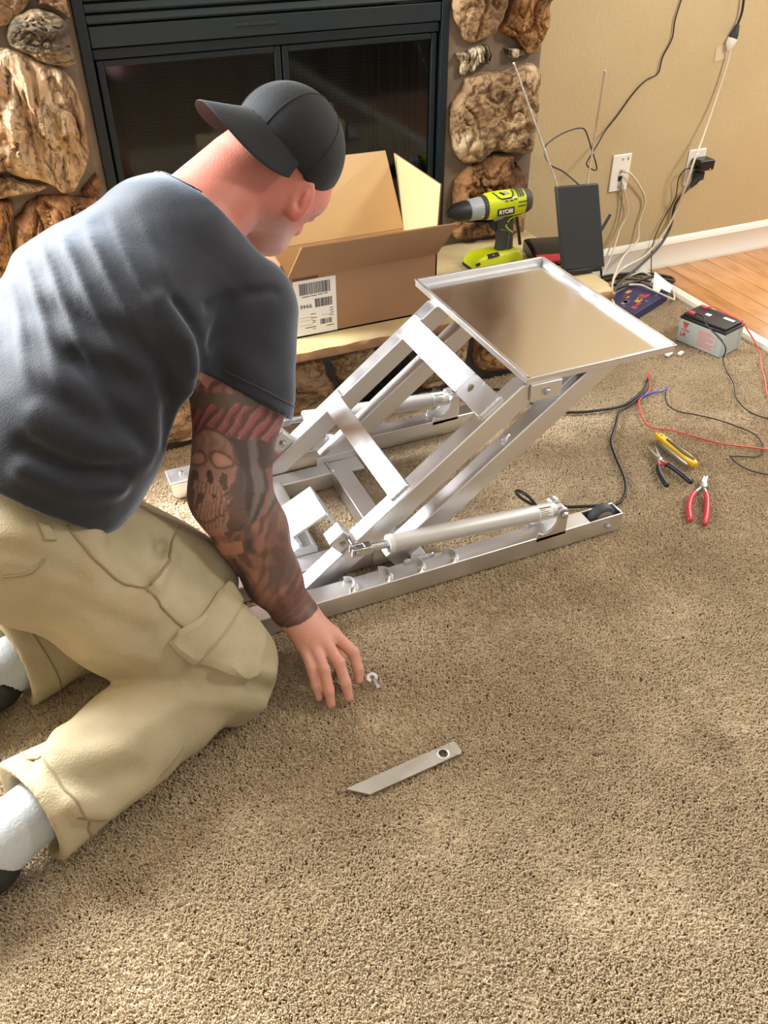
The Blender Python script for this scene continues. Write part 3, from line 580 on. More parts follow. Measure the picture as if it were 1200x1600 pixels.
bolt('bolt', (0.20, 1.672, 0.045), (0, 0, 1), 0.006, lift, 0.008)
obj('foot_plate', G().box(0.165, 0.27, 1.640, 1.700, 0.045, 0.050), ALU, lift, bevel=0.003)

# ------------------------------------------------------------------ cables on the floor
def cable(name, pts, r, m, label, cat='cable', z=0.003, k=7, group=None, n=8, par=None):
    P = [(p[0], p[1], p[2] if len(p) > 2 else z+r) for p in pts]
    o = obj(name, G().tube(catmull(P, k), r, n), m, par, smooth=180, loc=None if par else P[0])
    if not par: tag(o, label, cat, group)
    return o
cable('actuator_cable', [(0.842, 1.170, 0.103), (0.832, 1.190, 0.122), (0.826, 1.225, 0.118), (0.846, 1.262, 0.080), (0.885, 1.280, 0.035), (0.930, 1.272, 0.010), (1.034, 1.235), (1.087, 1.219), (1.118, 1.233), (1.142, 1.257), (1.168, 1.301), (1.203, 1.389), (1.229, 1.44), (1.283, 1.497), (1.329, 1.546), (1.381, 1.569), (1.424, 1.590), (1.465, 1.616), (1.512, 1.664)],
      0.0036, BLACKC, 'black cable running from the near actuator past the wheel to the wire joint')
cable('actuator_cable', [(0.842, 1.668, 0.103), (0.86, 1.70, 0.11), (0.93, 1.76, 0.05), (1.019, 1.790, 0.010), (1.060, 1.785), (1.105, 1.770), (1.156, 1.645), (1.209, 1.599), (1.293, 1.576), (1.359, 1.572), (1.424, 1.598), (1.47, 1.625), (1.518, 1.672)],
      0.0038, BLACKC, 'black cable coming from under the tray side of the frame to the wire joint')
cable('red_wire', [(1.518, 1.680, 0.018), (1.484, 1.624), (1.454, 1.600), (1.424, 1.584), (1.405, 1.566), (1.367, 1.495), (1.365, 1.452), (1.402, 1.422), (1.44, 1.369), (1.479, 1.32), (1.528, 1.283), (1.576, 1.247), (1.63, 1.22)], 0.0021, REDW, 'red wire curving across the carpet above the yellow knife', 'wire')
cable('blue_wire', [(1.431, 1.590), (1.473, 1.598), (1.503, 1.593), (1.529, 1.605)], 0.0026, BLUEW, 'short blue wire joining the black cables on the carpet', 'wire')
cable('black_wire', [(1.529, 1.606), (1.496, 1.57), (1.472, 1.526), (1.477, 1.491), (1.511, 1.456), (1.542, 1.418), (1.566, 1.373), (1.583, 1.323), (1.566, 1.276), (1.537, 1.249), (1.513, 1.244), (1.465, 1.268), (1.458, 1.265), (1.454, 1.234), (1.464, 1.2), (1.498, 1.163), (1.54, 1.12)], 0.0017, BLACKC, 'thin black wire from the blue wire, doubling back in a hook right of the knife', 'wire')

# ------------------------------------------------------------------ battery
BG = mat('battery_grey_case', srgb(176, 186, 182), 0.5); BL = mat('battery_black_lid', srgb(28, 24, 26), 0.4); BRED = mat('battery_red_print', srgb(196, 62, 74), 0.5)
bat = thing('battery', 'grey sealed battery with a black lid and red lettering beside the transition strip', 'battery', (1.83, 1.78, 0))
c0 = Vector((1.781, 1.690, 0)); dl = Vector((1.741-1.781, 1.829-1.690, 0)).normalized(); ds = Vector((dl.y, -dl.x, 0)); LL, LS, HB = 0.151, 0.098, 0.072
if ds.x < 0: ds = -ds
cc = c0+dl*LL/2+ds*LS/2
case = obj('case', G().obox(cc+Vector((0, 0, HB/2)), dl*LL/2, ds*LS/2, Vector((0, 0, HB/2))), BG, bat, bevel=0.002)
lid = obj('lid', G().obox(cc+Vector((0, 0, HB+0.0045)), dl*(LL/2+0.0015), ds*(LS/2+0.0015), Vector((0, 0, 0.0045))).obox(cc+Vector((0, 0, HB+0.0125)), dl*(LL/2-0.004), ds*(LS/2-0.004), Vector((0, 0, 0.0045))), BL, bat, bevel=0.002)
face = c0-ds*0.0006; up = Vector((0, 0, 1)); rt = -dl
def bp(s, z): return face+dl*s+up*z          # s measured from the near corner
lg = obj('logo', G().prism([(-0.0105, 0.010), (-0.0012, 0.010), (0, 0.0065), (0.0012, 0.010), (0.0105, 0.010), (0.0045, -0.004), (-0.0045, -0.004)], bp(0.129, 0.056), rt, up, -ds*0.0004).prism([(-0.0050, -0.0060), (0.0050, -0.0060), (0.0035, -0.0085), (-0.0035, -0.0085)], bp(0.129, 0.056), rt, up, -ds*0.0004), BRED, case)
text('brand_lettering', 'YUASA', 0.0095, bp(0.127, 0.041), rt, up, BRED, case, bold=0.0002)
text('ul_mark', 'UR', 0.016, bp(0.131, 0.026), rt, up, BRED, case, bold=0.0006)
g = G().prism([(0, 0), (0.064, 0), (0.064, 0.056), (0, 0.056)], bp(0.086, 0.009), rt, up, -ds*0.0003)
pnl = obj('spec_panel', g, mat('panel_pale_pink', srgb(196, 180, 176), 0.6), case)
g = G()
for k in range(9): g.prism([(0.003, 0), (0.003+(0.055, 0.05, 0.057, 0.03, 0.052, 0.054, 0.04, 0.056, 0.046)[k], 0), (0.003+(0.055, 0.05, 0.057, 0.03, 0.052, 0.054, 0.04, 0.056, 0.046)[k], 0.0022), (0.003, 0.0022)], bp(0.086, 0.0125+k*0.0056)-ds*0.0003, rt, up, -ds*0.0002)
obj('print', g, mat('panel_red_print', srgb(186, 120, 120), 0.6), pnl)
top = HB+0.0172
def lp(a, b_): return c0+dl*a+ds*b_+Vector((0, 0, top))
obj('terminal_cap', G().obox(lp(0.128, 0.018)+Vector((0, 0, 0.002)), dl*0.010, ds*0.006, Vector((0, 0, 0.004))), BRED, lid, bevel=0.002)
obj('terminal_cap', G().obox(lp(0.128, 0.080)+Vector((0, 0, 0.002)), dl*0.010, ds*0.006, Vector((0, 0, 0.004))), BRED, lid, bevel=0.002)
obj('sticker', G().obox(lp(0.092, 0.048), dl*0.008, ds*0.007, Vector((0, 0, 0.0004))), PAPER, lid)
obj('sticker', G().obox(lp(0.034, 0.066), dl*0.017, ds*0.006, Vector((0, 0, 0.0004))), PAPER, lid)
z0 = top+0.004
a = lp(0.122, 0.020); b_ = lp(0.085, 0.010); e = lp(0.06, -0.006)
cable('battery_black_wire', [tuple(a+Vector((0, 0, .004))), tuple(b_+Vector((0, 0, .006))), tuple(e-Vector((0, 0, .004))), (1.772, 1.672, 0.05), (1.768, 1.662, 0.012), (1.744, 1.617), (1.709, 1.545), (1.666, 1.488), (1.648, 1.431), (1.654, 1.389), (1.684, 1.352), (1.72, 1.32)], 0.0018, BLACKC, 'thin black wire leaving the battery lid and running down the carpet', 'wire')
a = lp(0.122, 0.082)
cable('battery_red_wire', [tuple(a+Vector((0, 0, .004))), tuple(lp(0.09, 0.085)+Vector((0, 0, .010))), tuple(lp(0.045, 0.080)+Vector((0, 0, .006))), tuple(lp(0.004, 0.072)+Vector((0, 0, .006))), (1.880, 1.690, 0.055), (1.895, 1.655, 0.012), (1.850, 1.595), (1.800, 1.525), (1.755, 1.469), (1.740, 1.42), (1.78, 1.38)], 0.0021, REDW, 'red wire draped over the battery lid and off to the right edge', 'wire')

# ------------------------------------------------------------------ hand tools on the carpet
YEL = mat('yellow_plastic', srgb(236, 190, 24), 0.4); REDH = mat('red_vinyl_grip', srgb(196, 58, 70), 0.35); CHR = mat('tool_steel', (0.55, 0.55, 0.55), 0.3, 1)
def hand_frame(p, q):
    p, q = Vector((*p, 0)), Vector((*q, 0)); u = (q-p).normalized(); return p, q, u, Vector((-u.y, u.x, 0))
kn = thing('utility_knife', 'yellow and black folding utility knife beside the black pliers', 'knife', (1.34, 1.33, 0))
p, q, u, v = hand_frame((1.340, 1.412), (1.346, 1.262)); L = (q-p).length
out = [(0, 0.006), (0.012, 0.013), (0.04, 0.012), (0.08, 0.011), (0.12, 0.013), (L, 0.006), (L, -0.006), (0.13, -0.011), (0.09, -0.008), (0.05, -0.009), (0.015, -0.008), (0, -0.004)]
hb = obj('handle', G().prism(out, p+Vector((0, 0, 0.008)), u, v, (0, 0, 0.014)), YEL, kn, bevel=0.003)
obj('grip_inlay', G().prism([(0.035, 0.006), (0.06, 0.008), (0.10, 0.006), (0.135, 0.007), (0.14, 0), (0.11, -0.005), (0.07, -0.003), (0.04, -0.001)], p+Vector((0, 0, 0.0215)), u, v, (0, 0, 0.002)), BLACKP, hb, bevel=0.0008)
obj('side_frame', G().prism([(0.02, -0.006), (0.06, -0.010), (0.10, -0.009), (0.13, -0.011), (0.14, -0.016), (0.10, -0.017), (0.05, -0.017), (0.022, -0.012)], p+Vector((0, 0, 0.004)), u, v, (0, 0, 0.012)), CHR, kn, bevel=0.002)
for a in (0.007, 0.018): obj('rivet', G().lathe(p+u*a+v*0.003+Vector((0, 0, 0.0215)), (0, 0, 1), [(0, 0.0025), (0.0012, 0.002)], 12), BLACKP, hb)
obj('button', G().obox(p+u*0.082+v*0.0125+Vector((0, 0, 0.016)), u*0.009, v*0.002, (0, 0, 0.005)), BLACKP, kn, bevel=0.001)

def pliers(name, label, pivot, tips, ends, mids, gm, jw, loc):
    t = thing(name, label, 'pliers', loc); pv = Vector((*pivot, 0.012))
    for i in range(2):
        tip = Vector((*tips[i], 0.010)); d = (tip-pv); s = d.normalized(); n_ = Vector((-s.y, s.x, 0))
        g = G().rings([[pv-s*0.008+n_*a+Vector((0, 0, b_)) for a, b_ in ((-jw, -.005), (jw, -.005), (jw, .006), (-jw, .006))],
                       [pv+d*0.35+n_*a+Vector((0, 0, b_)) for a, b_ in ((-jw*.85, -.005), (jw*.85, -.005), (jw*.85, .005), (-jw*.85, .005))],
                       [tip+n_*a+Vector((0, 0, b_)) for a, b_ in ((-jw*.3, -.003), (jw*.3, -.003), (jw*.3, .003), (-jw*.3, .003))]])
        obj('jaw', g, CHR, t, bevel=0.001)
        e = Vector((*ends[i], 0.009)); m = Vector((*mids[i], 0.010)); P = catmull([pv, pv.lerp(m, .5)+(m-(pv+e)/2)*.25, m, m.lerp(e, .5)+(m-(pv+e)/2)*.2, e], 6)
        k = len(P); obj('handle', G().tube(P[5:], [0.0062*(0.55 if j == 0 else 0.9 if j < 3 else 1.05 if j < k-7 else 0.7 if j == k-6 else 1) for j in range(k-5)], 12), gm, t, smooth=180)
        obj('shank', G().tube(P[:7], 0.0042, 8), CHR, t, smooth=60)
    obj('pivot', G().lathe(pv+Vector((0, 0, -.006)), (0, 0, 1), [(0, jw*1.6), (.012, jw*1.6), (.014, jw), (.0145, .001)], 20), CHR, t, smooth=40)
    return t
pl = pliers('long_nose_pliers', 'black handled long nose pliers lying open beside the yellow knife', (1.281, 1.318), [(1.290, 1.378), (1.310, 1.370)], [(1.236, 1.226), (1.296, 1.214)], [(1.252, 1.278), (1.294, 1.277)], BLACKP, 0.0045, (1.28, 1.3, 0))
for s, c in ((-1, (1.270, 1.303, 0.010)), (1, (1.287, 1.300, 0.010))): obj('collar', G().tube([Vector(c)+Vector((0.001, .004, 0)), Vector(c)-Vector((0.001, .004, 0))], 0.0065, 10), REDH, pl, smooth=40)
ct = pliers('side_cutters', 'red handled side cutters lying closed nearest the lift wheel', (1.308, 1.190), [(1.338, 1.222), (1.345, 1.219)], [(1.200, 1.100), (1.221, 1.077)], [(1.248, 1.160), (1.278, 1.138)], REDH, 0.006, (1.29, 1.15, 0))

# ------------------------------------------------------------------ loose metal parts
bar = thing('steel_strip', 'bare metal strip with a slanted tip and a round hole, alone on the carpet', 'metal strip', (0.357, 0.763, 0))
p, q, u, v = hand_frame((0.262, 0.757), (0.458, 0.771)); L = (q-p).length; hw2 = 0.0135; hc = 0.166
g = G(); zz = (0.001, 0.005)
for z in (0,): pass
def barP(a, b_, z): return p+u*a+v*b_+Vector((0, 0, z))
sq, ci = [], []
for k in range(28):
    a = 2*math.pi*k/28; c, s = math.cos(a), math.sin(a); m = max(abs(c)/0.018, abs(s)/hw2); sq.append((hc+c/m, s/m)); ci.append((hc+0.0075*c, 0.0075*s))
g.rings([[barP(a, b_, zz[0]) for a, b_ in sq], [barP(a, b_, zz[1]) for a, b_ in sq], [barP(a, b_, zz[1]) for a, b_ in ci], [barP(a, b_, zz[0]) for a, b_ in ci], [barP(a, b_, zz[0]) for a, b_ in sq]], cap=False)
g.prism([(-0.006, hw2), (0.024, -hw2), (hc-0.018, -hw2), (hc-0.018, hw2)], p+Vector((0, 0, zz[0])), u, v, (0, 0, 0.004))
g.prism([(hc+0.018, -hw2), (L-0.003, -hw2), (L, -hw2+0.004), (L, hw2-0.004), (L-0.003, hw2), (hc+0.018, hw2)], p+Vector((0, 0, zz[0])), u, v, (0, 0, 0.004))
obj('strip', g, mat('dull_steel_strip', (0.58, 0.57, 0.53), 0.42, 1, rvar=0.08, scale=30), bar)
obj('hole_weld', G().rings([[barP(hc+(r)*math.cos(2*math.pi*k/28), r*math.sin(2*math.pi*k/28), z) for k in range(28)] for r, z in ((0.0075, 0.0048), (0.0078, 0.0062), (0.0105, 0.0056), (0.0112, 0.0048))], cap=False), WELD, bar, smooth=180)

nt_ = thing('nut_and_washer', 'zinc bolt with a washer standing on the carpet right of the fingertips', 'bolt', (0.381, 0.958, 0))
obj('washer', G().rings([[(0.381+r*math.cos(a), 0.962+r*math.sin(a)*0.8, 0.010+z+0.35*r*math.sin(a)) for a in [2*math.pi*k/24 for k in range(24)]] for r, z in ((0.0045, 0), (0.0045, 0.002), (0.0105, 0.002), (0.0105, 0), (0.0045, 0))], cap=False), STEEL, nt_, smooth=40)
obj('stem', G().tube([(0.381, 0.955, 0.016), (0.382, 0.944, 0.006)], 0.0044, 12), STEEL, nt_, smooth=40)
obj('nut', G().lathe((0.382, 0.946, 0.008), (0.05, -1, -0.8), [(0, 0.007), (0.006, 0.007)], 6), STEEL, nt_)
wsh = obj('washer', G().rings([[(0.330+r*math.cos(a), 0.978+r*math.sin(a), 0.006+z) for a in [2*math.pi*k/24 for k in range(24)]] for r, z in ((0.004, 0), (0.004, 0.002), (0.0095, 0.002), (0.0095, 0), (0.004, 0))], cap=False), WHITEP, None, smooth=40, loc=(0.33, 0.978, 0))
tag(wsh, 'pale washer lying under the hand between the fingers', 'washer')
nut2 = obj('hex_nut', G().lathe((0.331, 1.004, 0.002), (0, 0, 1), [(0, 0.008), (0.008, 0.008)], 6), STEEL, None, loc=(0.331, 1.004, 0), smooth=30)
tag(nut2, 'zinc hex nut lying behind the fingers', 'nut')
for i, (a, b_, s) in enumerate(((1.655, 1.762, .010), (1.690, 1.752, .008))):
    o = obj('paper_scrap', G().obox((a, b_, .006), (s, s*.4, 0.001), (-s*.3, s*.7, 0), (0.001, 0, .0025)), PAPER, None, bevel=.001, loc=(a, b_, 0))
    tag(o, ('larger white paper scrap on the carpet by the tray corner', 'smaller white paper scrap nearer the battery')[i], 'scrap')
# ------------------------------------------------------------------ cardboard box on the hearth
KR = mat('kraft_cardboard', srgb(160, 124, 92), 0.8, col2=srgb(152, 116, 85), scale=4, bump=0.0004, bscale=60)
KRI = mat('kraft_cardboard_inside', srgb(198, 168, 124), 0.8, col2=srgb(190, 160, 116), scale=4)
KRE = mat('corrugated_edge', srgb(120, 86, 56), 0.9)
HZ = 0.2255
bx = thing('cardboard_box', 'open brown cardboard box with a white shipping label, standing on the hearth', 'box', (0.746, 1.97, HZ))
t = 0.004; bx0, bx1, by0, by1, bz = 0.548, 0.942, 1.875, 2.076, 0.381
def panel(name, a, b_, c, d, par, th=t, bow=0):
    """sheet a-b-c-d (outer face), thickness inwards; outer kraft, inner lighter"""
    a, b_, c, d = (Vector(p) for p in (a, b_, c, d)); n = (b_-a).cross(d-a).normalized()
    o = obj(name, G().add([a, b_, c, d, a-n*th, b_-n*th, c-n*th, d-n*th], [(0, 1, 2, 3), (7, 6, 5, 4), (0, 4, 5, 1), (1, 5, 6, 2), (2, 6, 7, 3), (3, 7, 4, 0)]), KR, par)
    o.data.materials.append(KRI); o.data.materials.append(KRE)
    for p in o.data.polygons:
        dn = p.normal.dot(n); p.material_index = 0 if dn > 0.5 else 1 if dn < -0.5 else 2
    return o
fr = panel('front_wall', (bx0, by0, HZ), (bx1, by0, HZ), (bx1, by0, bz), (bx0, by0, bz), bx)
panel('back_wall', (bx1, by1, HZ), (bx0, by1, HZ), (bx0, by1, bz), (bx1, by1, bz), bx)
panel('side_wall', (bx1, by0, HZ), (bx1, by1, HZ), (bx1, by1, bz), (bx1, by0, bz), bx)
panel('side_wall', (bx0, by1, HZ), (bx0, by0, HZ), (bx0, by0, bz), (bx0, by1, bz), bx)
panel('floor_panel', (bx0, by1, HZ), (bx1, by1, HZ), (bx1, by0, HZ), (bx0, by0, HZ), bx)
ff = panel('front_flap', (bx0, by0-.001, bz), (bx1, by0-.001, bz), (0.951, 1.792, 0.482), (0.563, 1.792, 0.484), bx)
# corrugation showing along the flap's top edge
g = G(); P0, P1 = Vector((0.563, 1.794, 0.484)), Vector((0.951, 1.794, 0.482)); pts = []
for i in range(121): pts.append(P0.lerp(P1, i/120)+Vector((0, 0.0015*(1 if i % 2 else -1)+0.0015, 0.0006)))
obj('corrugation', G().tube(pts, 0.0006, 4), KR, ff)
panel('back_flap', (bx1-.003, by1, bz), (bx0+.003, by1, bz), (0.585, 2.13, 0.573), (0.905, 2.12, 0.572), bx)
panel('side_flap', (bx1, by0+.004, bz), (bx1, by1-.002, bz), (0.938, 2.128, 0.560), (0.945, 1.868, 0.553), bx)
panel('side_flap', (bx0, by1-.004, bz), (bx0, by0+.004, bz), (0.530, 1.868, 0.42), (0.52, 2.07, 0.47), bx)
# label, printed upside down
lx0, lx1, lz0, lz1 = 0.560, 0.668, 0.230, 0.372
lab = obj('shipping_label', G().prism([(lx0, lz0), (lx1, lz0-.001), (lx1+.001, lz1), (lx0, lz1)], (0, by0-.0006, 0), (1, 0, 0), (0, 0, 1), (0, -0.0004, 0)), PAPER, fr)
random.seed(11); g = G(); yb = by0-.0010
def bars(x0, x1, z0, z1):
    x = x0
    while x < x1-.001:
        w_ = random.choice((.0007, .0007, .0013, .0020)); g.box(x, min(x+w_, x1), yb-.0003, yb, z0, z1); x += w_+random.choice((.0006, .0009, .0013))
bars(0.575, 0.655, 0.335, 0.364); bars(0.613, 0.657, 0.299, 0.321); bars(0.624, 0.655, 0.252, 0.266)
obj('barcode', g, INK, lab)
g = G()
for (a, b_, z, h) in ((0.580, 0.600, .329, .0018), (0.603, 0.619, .3295, .0018), (0.622, 0.634, .330, .0018), (0.637, 0.647, .3305, .0018), (0.650, 0.659, .2905, .0018), (0.650, 0.659, .284, .0018), (0.653, 0.659, .278, .0018), (0.648, 0.660, .272, .0014), (0.600, 0.614, .282, .0016), (0.600, 0.616, .272, .0016), (0.604, 0.612, .264, .0016), (0.604, 0.612, .260, .0014), (0.584, 0.613, .248, .0018), (0.604, 0.611, .243, .0014), (0.640, 0.660, .245, .0018), (0.570, 0.606, .276, .0005), (0.570, 0.606, .268, .0005), (0.570, 0.606, .256, .0005), (0.628, 0.655, .2755, .0005)):
    g.box(a, b_, yb-.0003, yb, z, z+h)
obj('fine_print', g, INK, lab)
text('label_number', '9944', 0.0155, (0.590, yb-.0003, 0.306), (-1, 0, 0), (0, 0, -1), INK, lab)
obj('tape_strip', G().box(0.560, 0.625, by0-.0005, by0-.0001, 0.3735, 0.379), mat('dark_tape', srgb(96, 68, 46), 0.6), fr)

# ------------------------------------------------------------------ cordless drill on the hearth
LIME = mat('lime_green_plastic', srgb(196, 206, 24), 0.38); CHARC = mat('charcoal_rubber', srgb(62, 62, 58), 0.65); GREYM = mat('grey_collar_plastic', srgb(150, 156, 158), 0.45)
YD = 2.09; dr = thing('cordless_drill', 'lime green and grey cordless drill standing on its battery on the hearth', 'drill', (1.24, YD, HZ))
AX0 = Vector((1.0789, YD, 0.394)); AXD = (Vector((1.337, YD, 0.4005))-AX0).normalized(); AZ = Vector((-AXD.z, 0, AXD.x)); AY = Vector((0, 1, 0))
def ell(t, ry, rz, dz=0, n=28, p=2.3):
    out = []
    for k in range(n):
        a = 2*math.pi*k/n; c, s = math.cos(a), math.sin(a)
        out.append(AX0+AXD*t+AY*(ry*math.copysign(abs(c)**(2/p), c))+AZ*(dz+rz*math.copysign(abs(s)**(2/p), s)))
    return out
body = obj('motor_housing', G().rings([ell(0.112, .0315, .0335, 0), ell(0.120, .033, .0355, .001), ell(0.165, .033, .036, .001), ell(0.205, .0325, .0345, .000), ell(0.228, .032, .034, 0)]), LIME, dr, smooth=50)
obj('rear_cap', G().rings([ell(0.227, .0315, .034, 0), ell(0.240, .031, .033, 0), ell(0.252, .026, .028, 0), ell(0.258, .016, .018, 0)]), CHARC, dr, smooth=50)
obj('gear_collar', G().lathe(AX0, AXD, [(0.060, .0265), (0.062, .0285), (0.098, .0305), (0.100, .030)], 32), GREYM, dr, smooth=35)
g = G().lathe(AX0, AXD, [(0.099, .0310), (0.101, .0318), (0.112, .0320), (0.113, .031)], 32)
for k in range(24):
    a = 2*math.pi*k/24; g.obox(AX0+AXD*.106+AY*.032*math.cos(a)+AZ*.032*math.sin(a), AXD*.005, (AY*-math.sin(a)+AZ*math.cos(a))*.0017, (AY*math.cos(a)+AZ*math.sin(a))*.0014)
cl = obj('clutch_ring', g, CHARC, dr, smooth=35)
for k, s in enumerate(('20', '1', '4')): text('number', s, 0.010, AX0+AXD*.0935+AZ*(.013-.013*k)-AY*math.sqrt(.0306**2-(.013-.013*k)**2)*1.01, -AZ, AXD, WHITEP, cl)
obj('chuck', G().lathe(AX0, AXD, [(0.0, .007), (0.001, .011), (0.006, .0145), (0.016, .0215), (0.030, .0255), (0.056, .0275), (0.060, .0265)], 32).lathe(AX0, AXD, [(-.001, .0045), (-.001, .0085), (0.004, .0085)], 16), BLACKP, dr, smooth=40)
obj('chuck_nose', G().lathe(AX0-AXD*.0015, AXD, [(0, .0035), (0, .0068), (.003, .0068)], 20), STEEL, dr, smooth=40)
def hsec(cx, cz, hx, hy, tilt=0, n=20, p=2.6):
    return [(cx+hx*math.copysign(abs(math.cos(a))**(2/p), math.cos(a)), YD+hy*math.copysign(abs(math.sin(a))**(2/p), math.sin(a)), cz+tilt*math.cos(a)) for a in [2*math.pi*k/n for k in range(n)]]
hd = obj('handle', G().rings([hsec(1.262, .252, .0295, .018, -.004), hsec(1.262, .266, .0285, .0175, -.003), hsec(1.263, .296, .0255, .0165), hsec(1.259, .325, .0275, .0165), hsec(1.256, .350, .030, .0165), hsec(1.258, .368, .036, .0175, .003), hsec(1.262, .380, .040, .018)]), CHARC, dr, smooth=60)
obj('trigger', G().rings([hsec(1.226, .362, .010, .008, n=14), hsec(1.221, .350, .013, .0085, n=14), hsec(1.224, .336, .011, .0085, n=14), hsec(1.230, .327, .006, .007, n=14)]), BLACKP, dr, smooth=60)
obj('direction_switch', G().obox((1.228, YD-.018, .3665), (.014, 0, .002), (0, .002, 0), (0, 0, .004)), GREYM, dr, bevel=.001)
ys = YD-.0180
def strip(name, pts, wd, m, par, y=ys):
    g = G()
    P = [Vector((a, y, b_)) for a, b_ in pts]; L_, R_ = [], []
    for i, p in enumerate(P):
        d = (P[min(i+1, len(P)-1)]-P[max(i-1, 0)]).normalized(); n_ = Vector((-d.z, 0, d.x)); L_.append(p+n_*wd/2); R_.append(p-n_*wd/2)
    for i in range(len(P)-1): g.add([L_[i], R_[i], R_[i+1], L_[i+1]]+[q+Vector((0, .004, 0)) for q in (L_[i], R_[i], R_[i+1], L_[i+1])], [(0, 1, 2, 3), (7, 6, 5, 4), (0, 4, 5, 1), (1, 5, 6, 2), (2, 6, 7, 3), (3, 7, 4, 0)])
    return obj(name, g, m, par)
strip('lime_accent', [(1.2585, .3505), (1.2645, .3605), (1.2755, .3640), (1.307, .3685)], .0030, LIME, hd, YD-.0195)
strip('lime_accent', [(1.256, .3455), (1.2545, .3400), (1.264, .3310), (1.279, .3195)], .0042, LIME, hd)
strip('grip_line', [(1.238, .333), (1.262, .327), (1.268, .322), (1.266, .275), (1.252, .270)], .0012, GREYM, hd, YD-.0174)
b1 = G().rings([[(x, YD+s*y, z) for (x, s, y, z) in ((x0, -1, hy, z), (x1, -1, hy, z), (x1, 1, hy, z), (x0, 1, hy, z))] for (x0, x1, hy, z) in ((1.156, 1.308, .034, .2255), (1.152, 1.311, .036, .236), (1.152, 1.311, .036, .248), (1.168, 1.304, .033, .2635), (1.20, 1.296, .026, .2705))])
bt = obj('battery_pack', b1, LIME, dr, bevel=.005, seg=3)
obj('latch', G().obox((1.163, YD-.0345, .2500), (.0065, 0, .002), (0, .003, 0), (-.001, 0, .0042)), BLACKP, bt, bevel=.001)
obj('base_foot', G().box(1.150, 1.20, YD-.0368, YD+.0368, .2257, .2340), BLACKP, bt, bevel=.002)
vv = Vector((0, .011, .0075)).normalized()
bl = obj('pack_label', G().obox((1.213, YD-.030, .2672), (.018, 0, .0014), Vector((0, .0065, .0035)), Vector((0, -.0006, .0009))), BLACKP, bt)
text('voltage_mark', 'ONE+', .008, (1.276, YD-.0364, .2415), (1, 0, .02), (0, 0, 1), BLACKP, bt)
text('pack_icon', 'O', .007, (1.213, YD-.0318, .2684), (1, 0, .08), vv, LIME, bl)
yl = YD-.0338
lgo = obj('brand_plate', G().obox((1.2415, yl, .3885), AXD*.0262, AZ*.0098, (0, .0006, 0)), BLACKP, body)
text('brand_lettering', 'RYOBI', .0155, (1.2415, yl-.0008, .3885), AXD, AZ, WHITEP, lgo, bold=.0005)
def onb(t, dz): return AX0+AXD*t+AZ*dz-AY*(.0331*max(0.05, 1-(abs(dz)/.036)**2.3)**(1/2.3))
# top level inset: charcoal outline with a badge
def top_loop(pts, r, m, name, par):
    P = [AX0+AXD*t+AZ*(.037*max(.05, 1-(abs(y)/.0335)**2.3)**(1/2.3))-AY*y*-1*-1 for t, y in pts]; return obj(name, G().tube([p+AZ*.0003 for p in P], r, 6), m, par, smooth=60)
top_loop([(0.133, 0.004), (0.137, .016), (0.141, .0235), (0.150, .0275), (0.180, .0275), (0.187, .024), (0.190, .016), (0.192, .004)], .0022, CHARC, 'top_trim', body)
top_loop([(0.152, .010), (0.158, .016), (0.163, .019)], .003, BLACKP, 'top_badge', body)
top_loop([(0.166, .010), (0.174, .018)], .004, GREYM, 'top_badge', body)
for q in (.203, .211, .219):
    pts = [(q, a) for a in (-.01, .004, .016, .024, .0285)]
    top_loop(pts, .0019, CHARC, 'rear_band', body)
g = G()
for r_, dz in ((0, .0105), (1, .0000)):
    for k in range(5): p = onb(.204+.0055*k-.002*r_, dz-.001); g.obox(p, AXD*.0012+AZ*.0022, AXD*.0009-AZ*.0005, (0, .0012, 0))
for t_, dz in ((0.164, .018), (.180, .0175), (.193, .0195)): g.obox(onb(t_, dz), AXD*.004, AZ*.0012, (0, .002, 0))
obj('vent_slots', g, CHARC, body)
obj('side_line', G().tube([onb(.118, -.026), onb(.17, -.0262), onb(.226, -.021)], .0012, 6), LIME, body)

# ------------------------------------------------------------------ router and panel antenna on the hearth end
ROUTR = mat('router_red_band', srgb(196, 48, 62), 0.35)
ro = thing('router', 'black and red modem router lying on the end of the hearth behind the tray', 'router', (1.43, 2.06, HZ))
ra, rb = Vector((1.330, 2.030, 0)), Vector((1.538, 1.975, 0)); ru = (rb-ra).normalized(); rv = Vector((-ru.y, ru.x, 0)); LR = (rb-ra).length
def rsec(t_, s=1):
    o = ra+ru*t_; pts = [(0.0, .000), (-.006*s, .006), (-.006*s, .014), (0.002, .019), (.010, .023), (.05, .034), (.115, .040), (.125, .036), (.125, .0)]
    return [o+rv*a+Vector((0, 0, HZ+b_*(s*.3+.7))) for a, b_ in pts]
obj('case', G().rings([rsec(0.004, .5), rsec(0.010, .9), rsec(0.022), rsec(LR-.022), rsec(LR-.010, .9), rsec(LR-.004, .5)]), BLACKG, ro, smooth=40)
def rband(t_, s=1):
    o = ra+ru*t_; pts = [(-.0068*s, .0125), (-.0055*s, .0165), (.0012, .0205), (.0105, .0245), (.018, .0275), (.018, .0255), (.006, .018)]
    return [o+rv*a+Vector((0, 0, HZ+b_*(s*.3+.7))) for a, b_ in pts]
obj('red_band', G().rings([rband(.012, .92), rband(.024), rband(LR-.024), rband(LR-.012, .92)]), ROUTR, ro, smooth=40)
g = G()
for k in range(7): p = ra+ru*(.06+.014*k)-rv*.0062+Vector((0, 0, HZ+.009)); g.obox(p, ru*.0022, rv*.0006, (0, 0, .0008))
obj('status_lights', g, mat('router_light_print', srgb(150, 156, 140), .5), ro)
